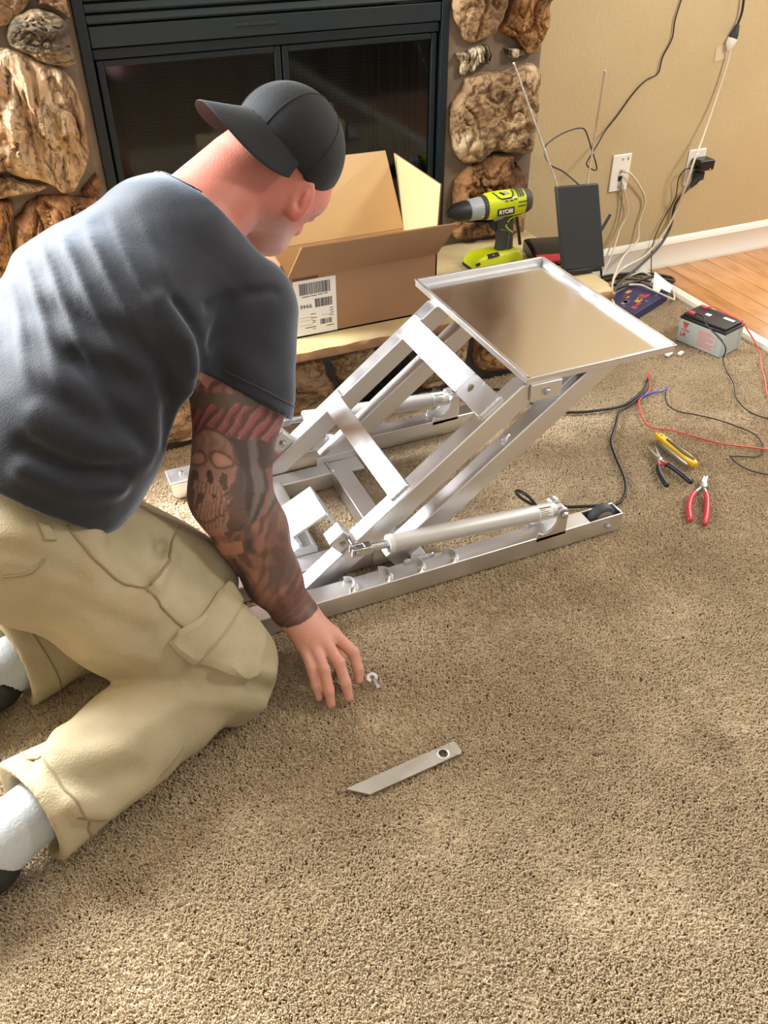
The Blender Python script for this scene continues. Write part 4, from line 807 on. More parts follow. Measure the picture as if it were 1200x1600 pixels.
obj('jack', G().lathe(ra+ru*(LR-.045)-rv*.0055+Vector((0, 0, HZ+.010)), -rv, [(0, .004), (.002, .004), (.002, .002)], 14), STEEL, ro, smooth=40)
for p, q in (((1.3327, 2.115, .262), (1.3135, 2.118, .352)), ((1.552, 2.045, .275), (1.598, 2.06, .329))):
    obj('stub_antenna', G().tube([p, q], [.0048, .0042], 10), BLACKP, ro, smooth=40)

an = thing('indoor_antenna', 'flat black panel antenna with two silver rods, leaning on the router', 'antenna', (1.46, 1.965, HZ))
A_, B_, C_, D_ = Vector((1.341, 1.972, .4665)), Vector((1.472, 1.967, .4605)), Vector((1.497, 1.917, .2395)), Vector((1.366, 1.928, .2460))
n_ = (B_-A_).cross(D_-A_).normalized(); n_ = -n_ if n_.y > 0 else n_
obj('panel', G().add([A_, B_, C_, D_]+[p-n_*.016 for p in (A_, B_, C_, D_)], [(0, 1, 2, 3), (7, 6, 5, 4), (0, 4, 5, 1), (1, 5, 6, 2), (2, 6, 7, 3), (3, 7, 4, 0)]), mat('antenna_black', srgb(44, 46, 48), 0.55), an, bevel=.003)
obj('base', G().obox((C_+D_)/2+Vector((.0, .02, -.006)), (B_-A_)*.40, (0, .022, 0), (0, 0, .0065)), BLACKP, an, bevel=.003)
for p, q in (((1.347, 1.978, .464), (1.192, 1.993, .7695)), ((1.440, 1.975, .460), (1.445, 1.975, .735))):
    obj('rod', G().tube([p, q], [.0030, .0022], 10).lathe(q, Vector(q)-Vector(p), [(0, .003), (.004, .003), (.006, .001)], 10), mat('chrome_rod', (.9, .9, .9), .12, 1) if 'chrome_rod' not in bpy.data.materials else bpy.data.materials['chrome_rod'], an, smooth=40)

# ------------------------------------------------------------------ wall plates and their cords
yw = WY
wp = thing('wall_plate', 'white cable and phone jack plate on the beige wall behind the antenna', 'wall plate', (1.803, WY, .30))
obj('plate', G().box(1.768, 1.838, yw-.006, yw, .298, .413), WHITEP, wp, bevel=.003)
obj('jack_opening', G().box(1.797, 1.812, yw-.0068, yw-.005, .330, .346), BLACKP, wp)
obj('coax_nut', G().lathe((1.805, yw-.006, .363), (0, -1, 0), [(0, .006), (.006, .006)], 6).lathe((1.805, yw-.006, .363), (0, -1, 0), [(0, .0035), (.018, .0035)], 10), STEEL, wp)
for x, z in ((1.805, .398), (1.803, .311)): obj('screw', G().lathe((x, yw-.006, z), (0, -1, 0), [(0, .004), (.001, .0035)], 12), STEEL, wp)
for x, z in ((1.825, .398), (1.822, .312)): obj('slot_mark', G().box(x-.0015, x+.0015, yw-.0064, yw-.0058, z-.005, z+.005), BLACKP, wp)
op = thing('power_outlet', 'white wall outlet half hidden by a black adapter near the right edge', 'outlet', (2.103, WY, .28))
obj('plate', G().box(2.068, 2.137, yw-.006, yw, .281, .395), WHITEP, op, bevel=.003)
for z in (.362, .313): obj('socket', G().lathe((2.103, yw-.006, z), (0, -1, 0), [(0, .017), (.002, .0165)], 24), WHITEP, op, smooth=40)
ad = thing('power_adapter', 'black square power adapter with a yellow light plugged into the wall outlet', 'adapter', (2.11, WY-.03, .335))
obj('body', G().box(2.078, 2.138, yw-.058, yw-.008, .338, .372), BLACKG, ad, bevel=.006, seg=3)
obj('cord_boot', G().tube([(2.080, yw-.03, .350), (2.060, yw-.03, .345)], [.006, .004], 10), BLACKP, ad, smooth=40)
obj('light', G().lathe((2.120, yw-.0585, .344), (0, -1, 0), [(0, .0022), (.001, .0018)], 10), mat('yellow_led', srgb(250, 220, 60), .4), ad)
pg = thing('power_plug', 'black angled power plug below the adapter on the wall outlet', 'plug', (2.11, WY-.03, .30))
obj('head', G().rings([[(2.110+a*.017, yw-.010-dy, .315+b_*.015) for a, b_ in ((-1, -1), (1, -1), (1, 1), (-1, 1))] for dy in (0, .024)]), BLACKP, pg, bevel=.005, seg=3)
obj('boot', G().tube([(2.112, yw-.024, .314), (2.098, yw-.026, .300), (2.080, yw-.028, .283)], [.014, .012, .006], 12), BLACKP, pg, smooth=60)
def wcable(name, pts, r, m, label, y=2.300, group=None, cat='cable', yy=None):
    P = [(a, (p[2] if len(p) > 2 else y), b_) for p in pts for a, b_ in (p[:2],)]
    o = obj(name, G().tube(catmull(P, 6), r, 8), m, None, smooth=180, loc=P[0]); return tag(o, label, cat, group)
wcable('antenna_cable', [(1.928, 0.86, 2.306), (1.912, 0.78, 2.306), (1.913, 0.73, 2.306), (1.89, 0.681, 2.306), (1.883, 0.638, 2.306), (1.844, 0.623, 2.306), (1.805, 0.591, 2.306), (1.757, 0.533, 2.305), (1.715, 0.492, 2.3), (1.681, 0.464, 2.28), (1.633, 0.434, 2.25), (1.622, 0.419, 2.24), (1.65, 0.401, 2.24), (1.663, 0.407, 2.245), (1.618, 0.473, 2.225), (1.573, 0.53, 2.2), (1.535, 0.547, 2.18), (1.455, 0.551, 2.14), (1.38, 0.54, 2.1), (1.362, 0.522, 2.08), (1.372, 0.496, 2.06), (1.395, 0.484, 2.03), (1.421, 0.458, 1.985)], .0021, BLACKC, 'thin black antenna lead climbing the beige wall with a loose loop at the rods')
wcable('coax_cable', [(1.805, 0.365, 2.29), (1.83, 0.354, 2.288), (1.881, 0.306, 2.295), (1.917, 0.252, 2.3), (1.907, 0.179, 2.3), (1.902, 0.128, 2.285), (1.828, 0.099, 2.25), (1.765, 0.073, 2.2), (1.719, 0.055, 2.15), (1.69, 0.04, 2.1)], .0034, CREAMC, 'cream coaxial cable bowing out right from the white jack plate')
wcable('phone_cable', [(1.805, 0.335, 2.298), (1.806, 0.32, 2.298), (1.821, 0.275, 2.3), (1.823, 0.212, 2.3), (1.803, 0.156, 2.285), (1.749, 0.115, 2.24), (1.7, 0.04, 2.2)], .0026, GREYC, 'grey cord hanging straight below the jack plate')
wcable('data_cable', [(1.807, 0.335, 2.296), (1.811, 0.322, 2.297), (1.853, 0.229, 2.3), (1.824, 0.173, 2.29), (1.777, 0.111, 2.25), (1.72, 0.04, 2.22)], .0024, CREAMC, 'thin pale cord bulging right below the jack plate')
wcable('thick_dark_cord', [(2.083, 0.287, 2.284), (2.061, 0.268, 2.285), (2.046, 0.224, 2.3), (2.039, 0.15, 2.295), (1.986, 0.1, 2.27), (1.885, 0.063, 2.23), (1.777, 0.055, 2.17), (1.7, 0.044, 2.12)], .0048, mat('dark_brown_cord', srgb(66, 56, 50), .5), 'thick dark power cord sweeping down from the angled plug')
wcable('adapter_cord', [(2.06, 0.345, 2.283), (2.041, 0.342, 2.285), (2.029, 0.313, 2.29), (2.04, 0.246, 2.3), (2.005, 0.176, 2.3), (1.976, 0.117, 2.29), (1.961, 0.07, 2.27), (1.944, 0.01, 2.23)], .0018, BLACKC, 'thin black cord dropping from the left of the adapter')
wcable('cream_cord', [(2.131, 0.69, 2.298), (2.137, 0.66, 2.298), (2.12, 0.556, 2.295), (2.078, 0.452, 2.27), (2.034, 0.386, 2.24), (2.029, 0.299, 2.25), (2.044, 0.218, 2.285), (2.018, 0.144, 2.29), (1.938, 0.079, 2.27), (1.811, 0.072, 2.22), (1.756, 0.06, 2.19), (1.71, 0.036, 2.14)], .0036, CREAMC, 'cream extension cord slanting down the wall in front of the adapter')
uc = wcable('lamp_cord', [(2.142, .86), (2.152, .790), (2.147, .757), (2.142, .738)], .0036, BLACKC, 'black cord entering at the top right corner of the picture')
obj('plug_head', G().tube([(2.147, 2.300, .752), (2.140, 2.298, .725), (2.136, 2.298, .712)], [.006, .0125, .013], 12), BLACKP, uc, smooth=50)
es = thing('extension_socket', 'white extension cord socket hanging on the wall under the black plug', 'socket', (2.132, WY-.012, .70))
obj('body', G().tube([(2.137, 2.298, .716), (2.132, 2.298, .700), (2.131, 2.299, .684)], [.015, .0135, .005], 12), WHITEP, es, smooth=50)
obj('backing_tape', G().obox((2.112, WY-.001, .675), (.018, 0, .004), (0, .0008, 0), (-.002, 0, .020)), mat('clear_tape', srgb(206, 190, 158), .35), es)

# ------------------------------------------------------------------ clutter on the carpet by the hearth end
nb = thing('navy_box', 'flat navy box with colourful print under the tangle of cords', 'box', (1.79, 2.08, 0))
a, b_, c = Vector((1.690, 1.985, 0)), Vector((1.893, 2.075, 0)), Vector((1.655, 2.105, 0)); uu = (b_-a); vv = (c-a)
NAVY = mat('navy_card', srgb(46, 46, 84), .45)
nbx = obj('carton', G().obox(a+uu/2+vv/2+Vector((0, 0, .014)), uu/2, vv/2, (0, 0, .014)), NAVY, nb, bevel=.001)
g1, g2, g3 = G(), G(), G(); random.seed(7)
for k in range(14):
    gg = (g1, g2, g3)[k % 3]; s, t_ = random.uniform(.08, .85), random.uniform(.12, .85)
    gg.obox(a+uu*s+vv*t_+Vector((0, 0, .0283)), uu*random.uniform(.03, .09), vv*random.uniform(.03, .08), (0, 0, .0003))
for gg, c_ in ((g1, (170, 60, 70)), (g2, (190, 140, 60)), (g3, (90, 84, 140))): obj('print_patch', gg, mat('print_%d' % c_[0], srgb(*c_), .5), nbx)
tg = obj('paper_tag', G().add([(1.846, 2.100, .034), (1.905, 2.175, .060), (1.935, 2.110, .030), (1.893, 2.070, .030), (1.872, 2.090, .040), (1.86, 2.085, .030)], [(0, 1, 4, 5), (1, 2, 3, 4)]), PAPER, None, loc=(1.89, 2.1, .03))
sol = tg.modifiers.new('thick', 'SOLIDIFY'); sol.thickness = .0012
tag(tg, 'crumpled white paper tag lying on the navy box', 'paper')
GC = 'loose cords heaped at the end of the hearth'
cable('looped_cable', [(1.72, 2.27, .02), (1.79, 2.285, .02), (1.868, 2.280, .018), (1.95, 2.255, .014), (1.985, 2.225, .012), (2.003, 2.20, .012), (1.985, 2.165, .016), (1.94, 2.17, .03)], .0055, BLACKC, 'thick black cord looping out over the transition strip', group=None)
cable('looped_cable', [(1.66, 2.13, .035), (1.74, 2.150, .038), (1.864, 2.184, .034), (1.945, 2.212, .025), (1.985, 2.218, .016)], .005, BLACKC, 'thick black cord crossing the top of the navy box')
cable('tangled_cord', [(1.70, 2.20, .02), (1.803, 2.215, .030), (1.866, 2.230, .036), (1.915, 2.245, .030), (1.933, 2.215, .020), (1.903, 2.175, .02)], .0032, CREAMC, 'cream cord arching in the tangle by the hearth end')
cable('tangled_cord', [(1.69, 2.15, .036), (1.78, 2.165, .036), (1.829, 2.145, .038), (1.842, 2.100, .036), (1.872, 2.045, .026), (1.904, 2.057, .010), (1.945, 2.115, .006), (1.95, 2.15, .006)], .0036, CREAMC, 'cream cord looping round the paper tag')
cable('tangled_cord', [(1.69, 2.22, .014), (1.75, 2.19, .034), (1.80, 2.21, .036), (1.88, 2.215, .02), (1.92, 2.20, .012)], .0026, BLACKC, 'thin black cord in the tangle by the hearth end')
cable('tangled_cord', [(1.66, 2.12, .06), (1.665, 2.10, .05), (1.675, 2.085, .04), (1.668, 2.06, .034), (1.66, 2.05, .02)], .0028, WHITEC, 'white cord end curling beside the hearth corner')
cable('router_lead', [(1.585, 2.11, .245), (1.64, 2.17, .20), (1.70, 2.20, .10), (1.74, 2.22, .03), (1.80, 2.2, .02)], .0036, BLACKC, 'black lead falling from the router over the hearth end')
# ------------------------------------------------------------------ signed distance toolkit (smooth organic bodies)
def V3(*a): return np.array(a, dtype=np.float32)
def nrm(v): v = np.asarray(v, dtype=np.float32); return v/np.linalg.norm(v)
def cone(p, a, b, ra, rb, w=None, s=1.0):
    """round cone from a to b; optional stretch s of the section along axis w"""
    a = np.asarray(a, np.float32); b = np.asarray(b, np.float32); ba = b-a
    pa = p-a; h = np.clip((pa@ba)/max(float(ba@ba), 1e-9), 0, 1); d = pa-h[:, None]*ba
    if w is not None:
        dw = d@w; d = d-np.outer(dw*(1-1/s), w)
    return np.sqrt((d*d).sum(1))-(ra+(rb-ra)*h)
def ellip(p, c, axes, r):
    """ellipsoid with orthonormal axes (rows) and radii r"""
    q = (p-np.asarray(c, np.float32))@np.asarray(axes, np.float32).T/np.asarray(r, np.float32)
    k = np.sqrt((q*q).sum(1)); return (k-1)*min(r)*0.5+(k-1)*0.5*k/np.maximum(np.sqrt(((q/np.asarray(r, np.float32))**2).sum(1)), 1e-6)*1.0
def smin(a, b, k):
    h = np.clip(0.5+0.5*(b-a)/k, 0, 1); return b+(a-b)*h-k*h*(1-h)
def smax(a, b, k): return -smin(-a, -b, k)
def vnoise(p, f, seed=0):
    """cheap smooth 3-D noise from rotated sines, about -1..1"""
    q = p*f+seed*1.37; x, y, z = q[:, 0], q[:, 1], q[:, 2]
    return (np.sin(x+1.7*np.sin(y*0.9+seed))+np.sin(y*1.1+1.5*np.sin(z*1.2))+np.sin(z*0.9+1.6*np.sin(x*1.1)))/3

def ridge(p, pts, amp, w):
    """a fold along a polyline: positive raises the cloth"""
    m = None
    for a, b in zip(pts[:-1], pts[1:]):
        d = cone(p, a, b, 0, 0); m = d if m is None else np.minimum(m, d)
    return amp*np.exp(-(m/w)**2)
FOLD_P = [
 ([(-.178, .924, .136), (-.171, .849, .152), (-.143, .811, .117), (-.116, .818, .066)], -.007, .016),
 ([(-.140, .955, .130), (-.135, .905, .160), (-.115, .882, .154), (-.054, .878, .141)], .010, .018),
 ([(-.150, .855, .155), (-.108, .843, .131), (-.045, .856, .109)], -.008, .016),
 ([(-.135, .818, .124), (-.094, .826, .074), (-.033, .856, .070)], .009, .018),
 ([(.10, .951, .146), (.148, .94, .127), (.196, .958, .066)], -.013, .010),
 ([(.063, .934, .131), (.12, .926, .105), (.174, .946, .048)], .006, .012),
 ([(.12, .955, .155), (.168, .95, .140), (.205, .965, .100)], .007, .010),
 ([(.054, 1.031, .299), (.083, 1.083, .296), (.116, 1.199, .246), (.153, 1.363, .161)], .009, .010),
 ([(.040, 1.042, .309), (.068, 1.078, .316), (.099, 1.214, .255), (.111, 1.371, .188)], -.012, .013),
 ([(-.138, 1.075, .402), (-.095, 1.057, .386), (-.053, 1.04, .344)], -.007, .014),
 ([(-.076, 1.036, .324), (-.032, 1.015, .286), (.024, .991, .245)], -.005, .014),
 ([(-.125, 1.02, .30), (-.06, .99, .255), (.02, .965, .205)], .006, .016),
 ([(.002, 1.08, .381), (.016, 1.07, .340), (.034, 1.056, .319)], -.007, .012),
 ([(-.02, .90, .145), (.04, .925, .140), (.09, .96, .150)], .005, .016)]
FOLD_S = [
 ([(-.071, 1.12, .532), (-.021, 1.096, .495), (.046, 1.104, .465)], -.009, .016),
 ([(-.08, 1.11, .505), (-.03, 1.09, .465), (.04, 1.10, .440)], .007, .016),
 ([(-.041, 1.138, .577), (.022, 1.105, .527), (.088, 1.132, .458)], .005, .016),
 ([(.13, 1.169, .605), (.142, 1.165, .54), (.128, 1.169, .46)], -.010, .014),
 ([(.232, 1.234, .639), (.293, 1.254, .64), (.348, 1.265, .632)], -.006, .009),
 ([(.224, 1.211, .586), (.249, 1.235, .614), (.271, 1.25, .635)], -.008, .010),
 ([(.16, 1.213, .671), (.183, 1.182, .619), (.184, 1.178, .568)], .008, .016),
 ([(.18, 1.22, .66), (.205, 1.195, .60), (.205, 1.19, .55)], -.008, .012),
 ([(.026, 1.185, .619), (.059, 1.129, .558), (.092, 1.13, .482)], -.007, .015)]
# figure landmarks (metres)
FW = nrm((0.95, 0.31, 0.0)); LF = nrm((-0.31, 0.95, 0.0)); UPV = V3(0, 0, 1)
PEL, WST, CHS, UPC = V3(-0.150, 1.235, 0.36), V3(-0.035, 1.285, 0.475), V3(0.100, 1.365, 0.585), V3(0.215, 1.420, 0.665)
C7 = V3(0.275, 1.435, 0.715)
SHR, ELR, WRR = V3(0.312, 1.325, 0.578), V3(0.217, 1.180, 0.325), V3(0.281, 1.090, 0.105)
SHL, ELL_, WRL = V3(0.235, 1.575, 0.640), V3(0.300, 1.640, 0.400), V3(0.345, 1.600, 0.160)
HC = V3(0.425, 1.500, 0.735)                          # head centre
HF, HU = nrm((0.521, 0.205, -0.829)), None
HU = nrm(np.array((0.826, 0.106, 0.535))-HF*float(np.dot(HF, (0.826, 0.106, 0.535)))); HR = nrm(np.cross(HF, HU))
HIPR, KNR, ANR = V3(-0.10, 1.170, 0.325), V3(0.126, 1.030, 0.084), V3(-0.232, 0.852, 0.072)
HIPL, KNL, ANL = V3(-0.16, 1.330, 0.310), V3(0.092, 1.300, 0.086), V3(-0.225, 1.180, 0.075)
SPN = nrm(UPC-PEL)

def sd_torso(p, g=0.0):
    w = nrm(LF-SPN*float(LF@SPN)); w2 = nrm((SHL-SHR)-SPN*float((SHL-SHR)@SPN))
    d = cone(p, PEL, WST, .128+g, .135+g, w, 1.32)
    d = smin(d, cone(p, WST, CHS, .135+g, .138+g, w, 1.25), .06)
    d = smin(d, cone(p, CHS, UPC, .138+g, .100+g, w2, 1.35), .06)
    d = smin(d, cone(p, UPC, SHR+(0, 0, 0.01), .085+g, .068+g), .07)
    d = smin(d, cone(p, UPC, SHL, .080+g, .062+g), .07)
    return d
def sd_sleeve(p, g=0.0):
    d = cone(p, SHR, SHR+(ELR-SHR)*.50, .072+g, .070+g)
    return d
def sd_head(p):
    ax = np.array([HF, HR, HU], np.float32)
    def h(f, r, u): return HC+HF*f+HR*r+HU*u
    d = ellip(p, h(-.012, 0, .048), ax, (.102, .080, .102))
    j = cone(p, h(.030, 0, -.012), h(.072, 0, -.064), .069, .044, HR, 1.12)
    j = smin(j, cone(p, h(.010, -.045, -.040), h(.065, -.018, -.070), .030, .022), .03)
    j = smin(j, cone(p, h(.010, .045, -.040), h(.065, .018, -.070), .030, .022), .03)
    d = smin(d, j, .035)
    d = smin(d, cone(p, h(.060, -.03, .030), h(.060, .03, .030), .034, .034), .02)      # brow
    d = smin(d, cone(p, h(.088, 0, .022), h(.110, 0, -.020), .010, .015), .012)         # nose
    for s in (-1, 1):
        d = smax(d, -ellip(p, h(.106, s*.033, .010), ax, (.016, .017, .011)), .010)     # eye sockets
        d = smin(d, ellip(p, h(.086, s*.033, .009), ax, (.013, .014, .011)), .004)      # lids
    d = smin(d, cone(p, h(.094, -.018, -.046), h(.094, .018, -.046), .007, .007), .010)  # lips
    d = smax(d, -cone(p, h(.108, -.020, -.047), h(.108, .020, -.047), .004, .004), .004)
    # neck
    nk = cone(p, UPC+HU*.0+V3(.02, .01, .012), HC-HU*.045-HF*.045, .082, .069)
    d = smin(d, nk, .03)
    for s in (-1, 1):                                                                    # ears
        e = nrm(HU*.92-HF*.36); f = nrm(np.cross(HR, e)); r = nrm(HR*s*.88-HF*.45)
        f = nrm(np.cross(r, e)); A = np.array([e, f, r], np.float32); c = h(.012, s*.085, .002)
        o = ellip(p, c, A, (.036, .021, .009)); o = smin(o, ellip(p, c-e*.020, A, (.016, .012, .008)), .01)
        o = smax(o, -ellip(p, c+r*.010+e*.006, A, (.025, .0135, .0105)), .003); o = smin(o, ellip(p, c+r*.003+e*.004-f*.004, A, (.018, .006, .006)), .004)
        d = smin(d, o, .006)
    return d
def sd_arm(p, S, E, W, s=1):
    m = S+(E-S)*.45; out = V3(0.75, -.35, 0)
    d = cone(p, S, m, .071, .075); d = smin(d, cone(p, m, E-V3(.006, 0, 0), .075, .065), .03)
    f1 = E+(W-E)*.30; ax = V3(.9, -.3, 0)
    g = cone(p, E, f1, .062, .061); g = smin(g, cone(p, f1, E+(W-E)*.72-V3(.006, 0, 0), .061, .048), .02); g = smin(g, cone(p, E+(W-E)*.72-V3(.006, 0, 0), W, .048, .034), .02)
    return smin(d, g, .03)
# right hand: palm from the wrist to the knuckles, four bent fingers, thumb tucked under
KN = [V3(.2780, 1.030, .076), V3(.2940, 1.022, .081), V3(.3130, 1.020, .084), V3(.3340, 1.028, .083)]        # little .. index
PIP = [V3(.2755, .982, .062), V3(.2945, .968, .064), V3(.3230, .972, .066), V3(.3560, .988, .062)]
TIP = [V3(.2760, .950, .020), V3(.2910, .932, .014), V3(.3250, .934, .014), V3(.3530, .958, .022)]
def sd_hand(p):
    W = WRR; d = cone(p, W, (KN[1]+KN[2])/2-V3(0, -.012, .006), .030, .024, nrm((.93, .0, .05)), 1.25)
    for k in KN: d = smin(d, cone(p, W+(k-W)*.35, k-V3(0, 0, .004), .020, .0135), .014)
    for i, (a, b, c) in enumerate(zip(KN, PIP, TIP)):
        r = (.0088, .0098, .0102, .0104)[i]
        dm = b+(c-b)*.52+nrm(b-a)*.005
        f = cone(p, a-V3(0, 0, .003), b, r*1.22, r*1.05); f = smin(f, cone(p, b, dm, r*1.04, r*.98), .004); f = smin(f, cone(p, dm, c, r*.98, r*.80), .004)
        d = smin(d, f, .006)
    t0, t1, t2, t3 = W+V3(.022, -.012, -.012), V3(.330, 1.062, .056), V3(.340, 1.020, .036), V3(.330, .988, .022)
    th = cone(p, t0, t1, .022, .0145); th = smin(th, cone(p, t1, t2, .0135, .0118), .006); th = smin(th, cone(p, t2, t3, .0115, .009), .004)
    return smin(d, th, .012)
def sd_handL(p):
    W = WRL; dr = nrm(WRL-ELL_); sd = nrm(np.cross(dr, (0, 0, 1)))
    d = cone(p, W, W+dr*.075, .029, .026, sd, 1.3)
    for i, o in enumerate((-.027, -.009, .009, .027)):
        k = W+dr*.085+sd*o; b = k+dr*.035+V3(0, 0, -.012); c = b+dr*.005+V3(0, 0, -.034)
        d = smin(d, smin(cone(p, k, b, .011, .0098), cone(p, b, c, .0098, .008), .004), .006)
    return smin(d, smin(cone(p, W+dr*.02-sd*.02, W+dr*.055-sd*.05, .018, .013), cone(p, W+dr*.055-sd*.05, W+dr*.085-sd*.052+V3(0, 0, -.02), .0125, .009), .005), .01)
def sd_body(p):
    d = smax(sd_torso(p, -.014), -((p-HEMP-HEMN*.022)@HEMN), .01)
    d = smin(d, sd_head(p), .02)
    d = smin(d, smin(sd_arm(p, SHR, ELR, WRR), sd_hand(p), .016), .02)
    return smin(d, smin(sd_arm(p, SHL, ELL_, WRL), sd_handL(p), .016), .02)

HEMN = nrm(SPN+V3(.05, .0, .25)); HEMP = V3(-.092, 1.208, .402)
def sd_shirt(p):
    bel = nrm(np.cross(LF, SPN)); bel = bel if bel[2] < 0 else -bel      # towards the belly
    d = sd_torso(p, .004)
    d = smin(d, cone(p, PEL+SPN*.06+bel*.035, WST+SPN*.08+bel*.040, .135, .128, LF, 1.25), .05)
    s0, s1 = SHR, SHR+(ELR-SHR)*.56
    d = smin(d, cone(p, s0, s1, .083, .095), .035)
    l1 = SHL+(ELL_-SHL)*.5; d = smin(d, cone(p, SHL, l1, .072, .078), .035)
    # cloth folds: fan from the raised shoulder down the flank, plus soft creases
    e1 = SPN; q = p-CHS; a = q@e1; b = q@LF; c = q[:, 2]
    f = np.sin(a*62+b*18+2.0*np.sin(c*13+a*9))*.5+np.sin(a*37-c*21+b*9+1.3*np.sin(b*17))*.5
    d = d+.0040*f*np.clip((0.16-np.abs(a+.05))/.16, 0, 1)+.0022*vnoise(p, 26, 3)+.0012*vnoise(p, 60, 5)
    d = d+.0040*np.sin((q@nrm(SHR-WST))*70+1.5*np.sin(b*20))*np.clip(1-np.sqrt(((p-(SHR+V3(-.10, -.03, -.10)))**2).sum(1))/.16, 0, 1)
    q0 = V3(.936, -.121, .323); wp = q@q0; bk = np.sqrt(((p-V3(.045, 1.26, .690))**2).sum(1))
    fold = np.sin(wp*150+2.2*np.sin((q@SPN)*16)+1.5*vnoise(p, 14, 7)); d = d-.0050*np.clip(fold, -.2, 1)*np.clip(1-bk/.17, 0, 1)**.7
    bk2 = np.sqrt(((p-V3(-.02, 1.17, .56))**2).sum(1)); d = d-.0050*np.sin((q@nrm(V3(.5, .1, .9)))*95+1.8*vnoise(p, 12, 2))*np.clip(1-bk2/.17, 0, 1)
    bk3 = np.sqrt(((p-(SHR+V3(-.10, -.06, -.13)))**2).sum(1)); d = d-.0055*np.sin((q@nrm(V3(.75, -.3, .5)))*85+1.5*vnoise(p, 11, 4))*np.clip(1-bk3/.15, 0, 1)
    for pts, am, w_ in FOLD_S: d = d-ridge(p, pts, am, w_)
    d = smax(d, -((p-HEMP)@HEMN), .010)
    ad = nrm(ELR-SHR); an = ad-.46*nrm(V3(.92, -.39, 0)); hp = SHR+(ELR-SHR)*.44
    cut = smax(-((p-hp)@an), cone(p, hp, hp+ad*.2, .135, .125), .004)     # sleeve opening
    d = smax(d, -cut, .006)
    d = smax(d, -cone(p, hp-ad*.005, hp+ad*.1, .0775, .081), .003)
    al = nrm(ELL_-SHL); hl = l1-al*.01
    d = smax(d, -smax(-((p-hl)@al), cone(p, hl, hl+al*.2, .11, .11), .004), .006)
    # neck opening
    na = nrm(HC-HU*.045-HF*.045-UPC); np0 = UPC+V3(.02, .01, .012)+na*.055
    d = smax(d, -smax(-((p-np0)@na), cone(p, np0, np0+na*.2, .15, .15), .004), .006)
    d = smax(d, -cone(p, np0-na*.03, np0+na*.1, .0835, .0835), .003)
    return d
def shin_dir(K, A): return nrm(A-K)
def sd_leg(p, H, K, A, s):
    d = cone(p, H, K, .118, .090); d = smin(d, cone(p, H+(K-H)*.45, K, .112, .094), .03)
    sh = cone(p, K, K+(A-K)*.5, .084, .076); sh = smin(sh, cone(p, K+(A-K)*.5, A, .076, .087), .04)
    return smin(d, sh, .008)
def sd_pants(p):
    d = smin(sd_leg(p, HIPR, KNR, ANR, 1), sd_leg(p, HIPL, KNL, ANL, -1), .03)
    w = nrm(LF)
    d = smin(d, cone(p, V3(.03, 1.225, .305), V3(.125, 1.165, .175), .088, .078), .04)
    d = smin(d, cone(p, (HIPR+HIPL)/2+V3(-.02, 0, .0), PEL+V3(.03, .01, -.01), .135, .124, w, 1.33), .05)
    q = p-KNR; sd = nrm(ANR-KNR); a = q@sd; b = q[:, 2]; c = q@LF
    nf = np.clip((np.sqrt(((p-V3(.145, 1.02, .175))**2).sum(1))-.05)/.06, 0, 1); d0 = d
    # creases at the back of the knee and soft drape along thigh and shin
    d = d-.0080*np.clip(np.sin(a*52+b*48+2*np.sin(c*20)), -.3, 1)*np.clip(1-np.abs(a-.05)/.13, 0, 1)
    d = d-.0075*np.sin(c*34-b*34+a*26+1.6*np.sin(a*16))*np.clip((a-.12)/.20, 0, 1)*np.clip(b/.05+.6, 0, 1)
    d = d+.0045*vnoise(p, 22, 8)+.0020*vnoise(p, 55, 2)
    tq = p-HIPR; td = nrm(KNR-HIPR); ta = tq@td; d = d-.0060*np.sin(ta*44+tq[:, 2]*36-tq[:, 1]*26+vnoise(p, 12, 3))*np.clip(1-np.abs(ta-.02)/.18, 0, 1)
    d = d0+(d-d0)*nf
    for pts, am, w_ in FOLD_P: d = d-ridge(p, pts, am, w_)
    for K, A, t in ((KNR, ANR, .91), (KNL, ANL, .93)):
        s = nrm(A-K); hp = K+(A-K)*t; sn_ = s+V3(0, 0, .12)
        d = smax(d, -smax(-((p-hp)@sn_), cone(p, hp, hp+s*.3, .16, .16), .004), .005)
        d = smax(d, -cone(p, hp-s*.05, hp+s*.1, .062, .072), .004)
    d = smax(d, (p-HEMP-HEMN*.045)@HEMN, .01)
    return smax(d, -(p[:, 2]-.001), .008)
CC = HC+HU*.060-HF*.020                                # cap dome centre
def sd_cap(p):
    ax = np.array([HF, HR, HU], np.float32)
    d = ellip(p, CC, ax, (.105, .090, .094))
    q = p-CC; r = -(q@HU)-.034-.75*np.clip(q@HF-.02, 0, 1)
    d = smax(d, r, .004)
    ang = np.arctan2(q@HR, q@HF); d = d+.0006*(np.abs(np.sin(ang*3)) < .03)*-1
    return smax(d, -ellip(p, CC-HU*.02, ax, (.097, .082, .090)), .002)
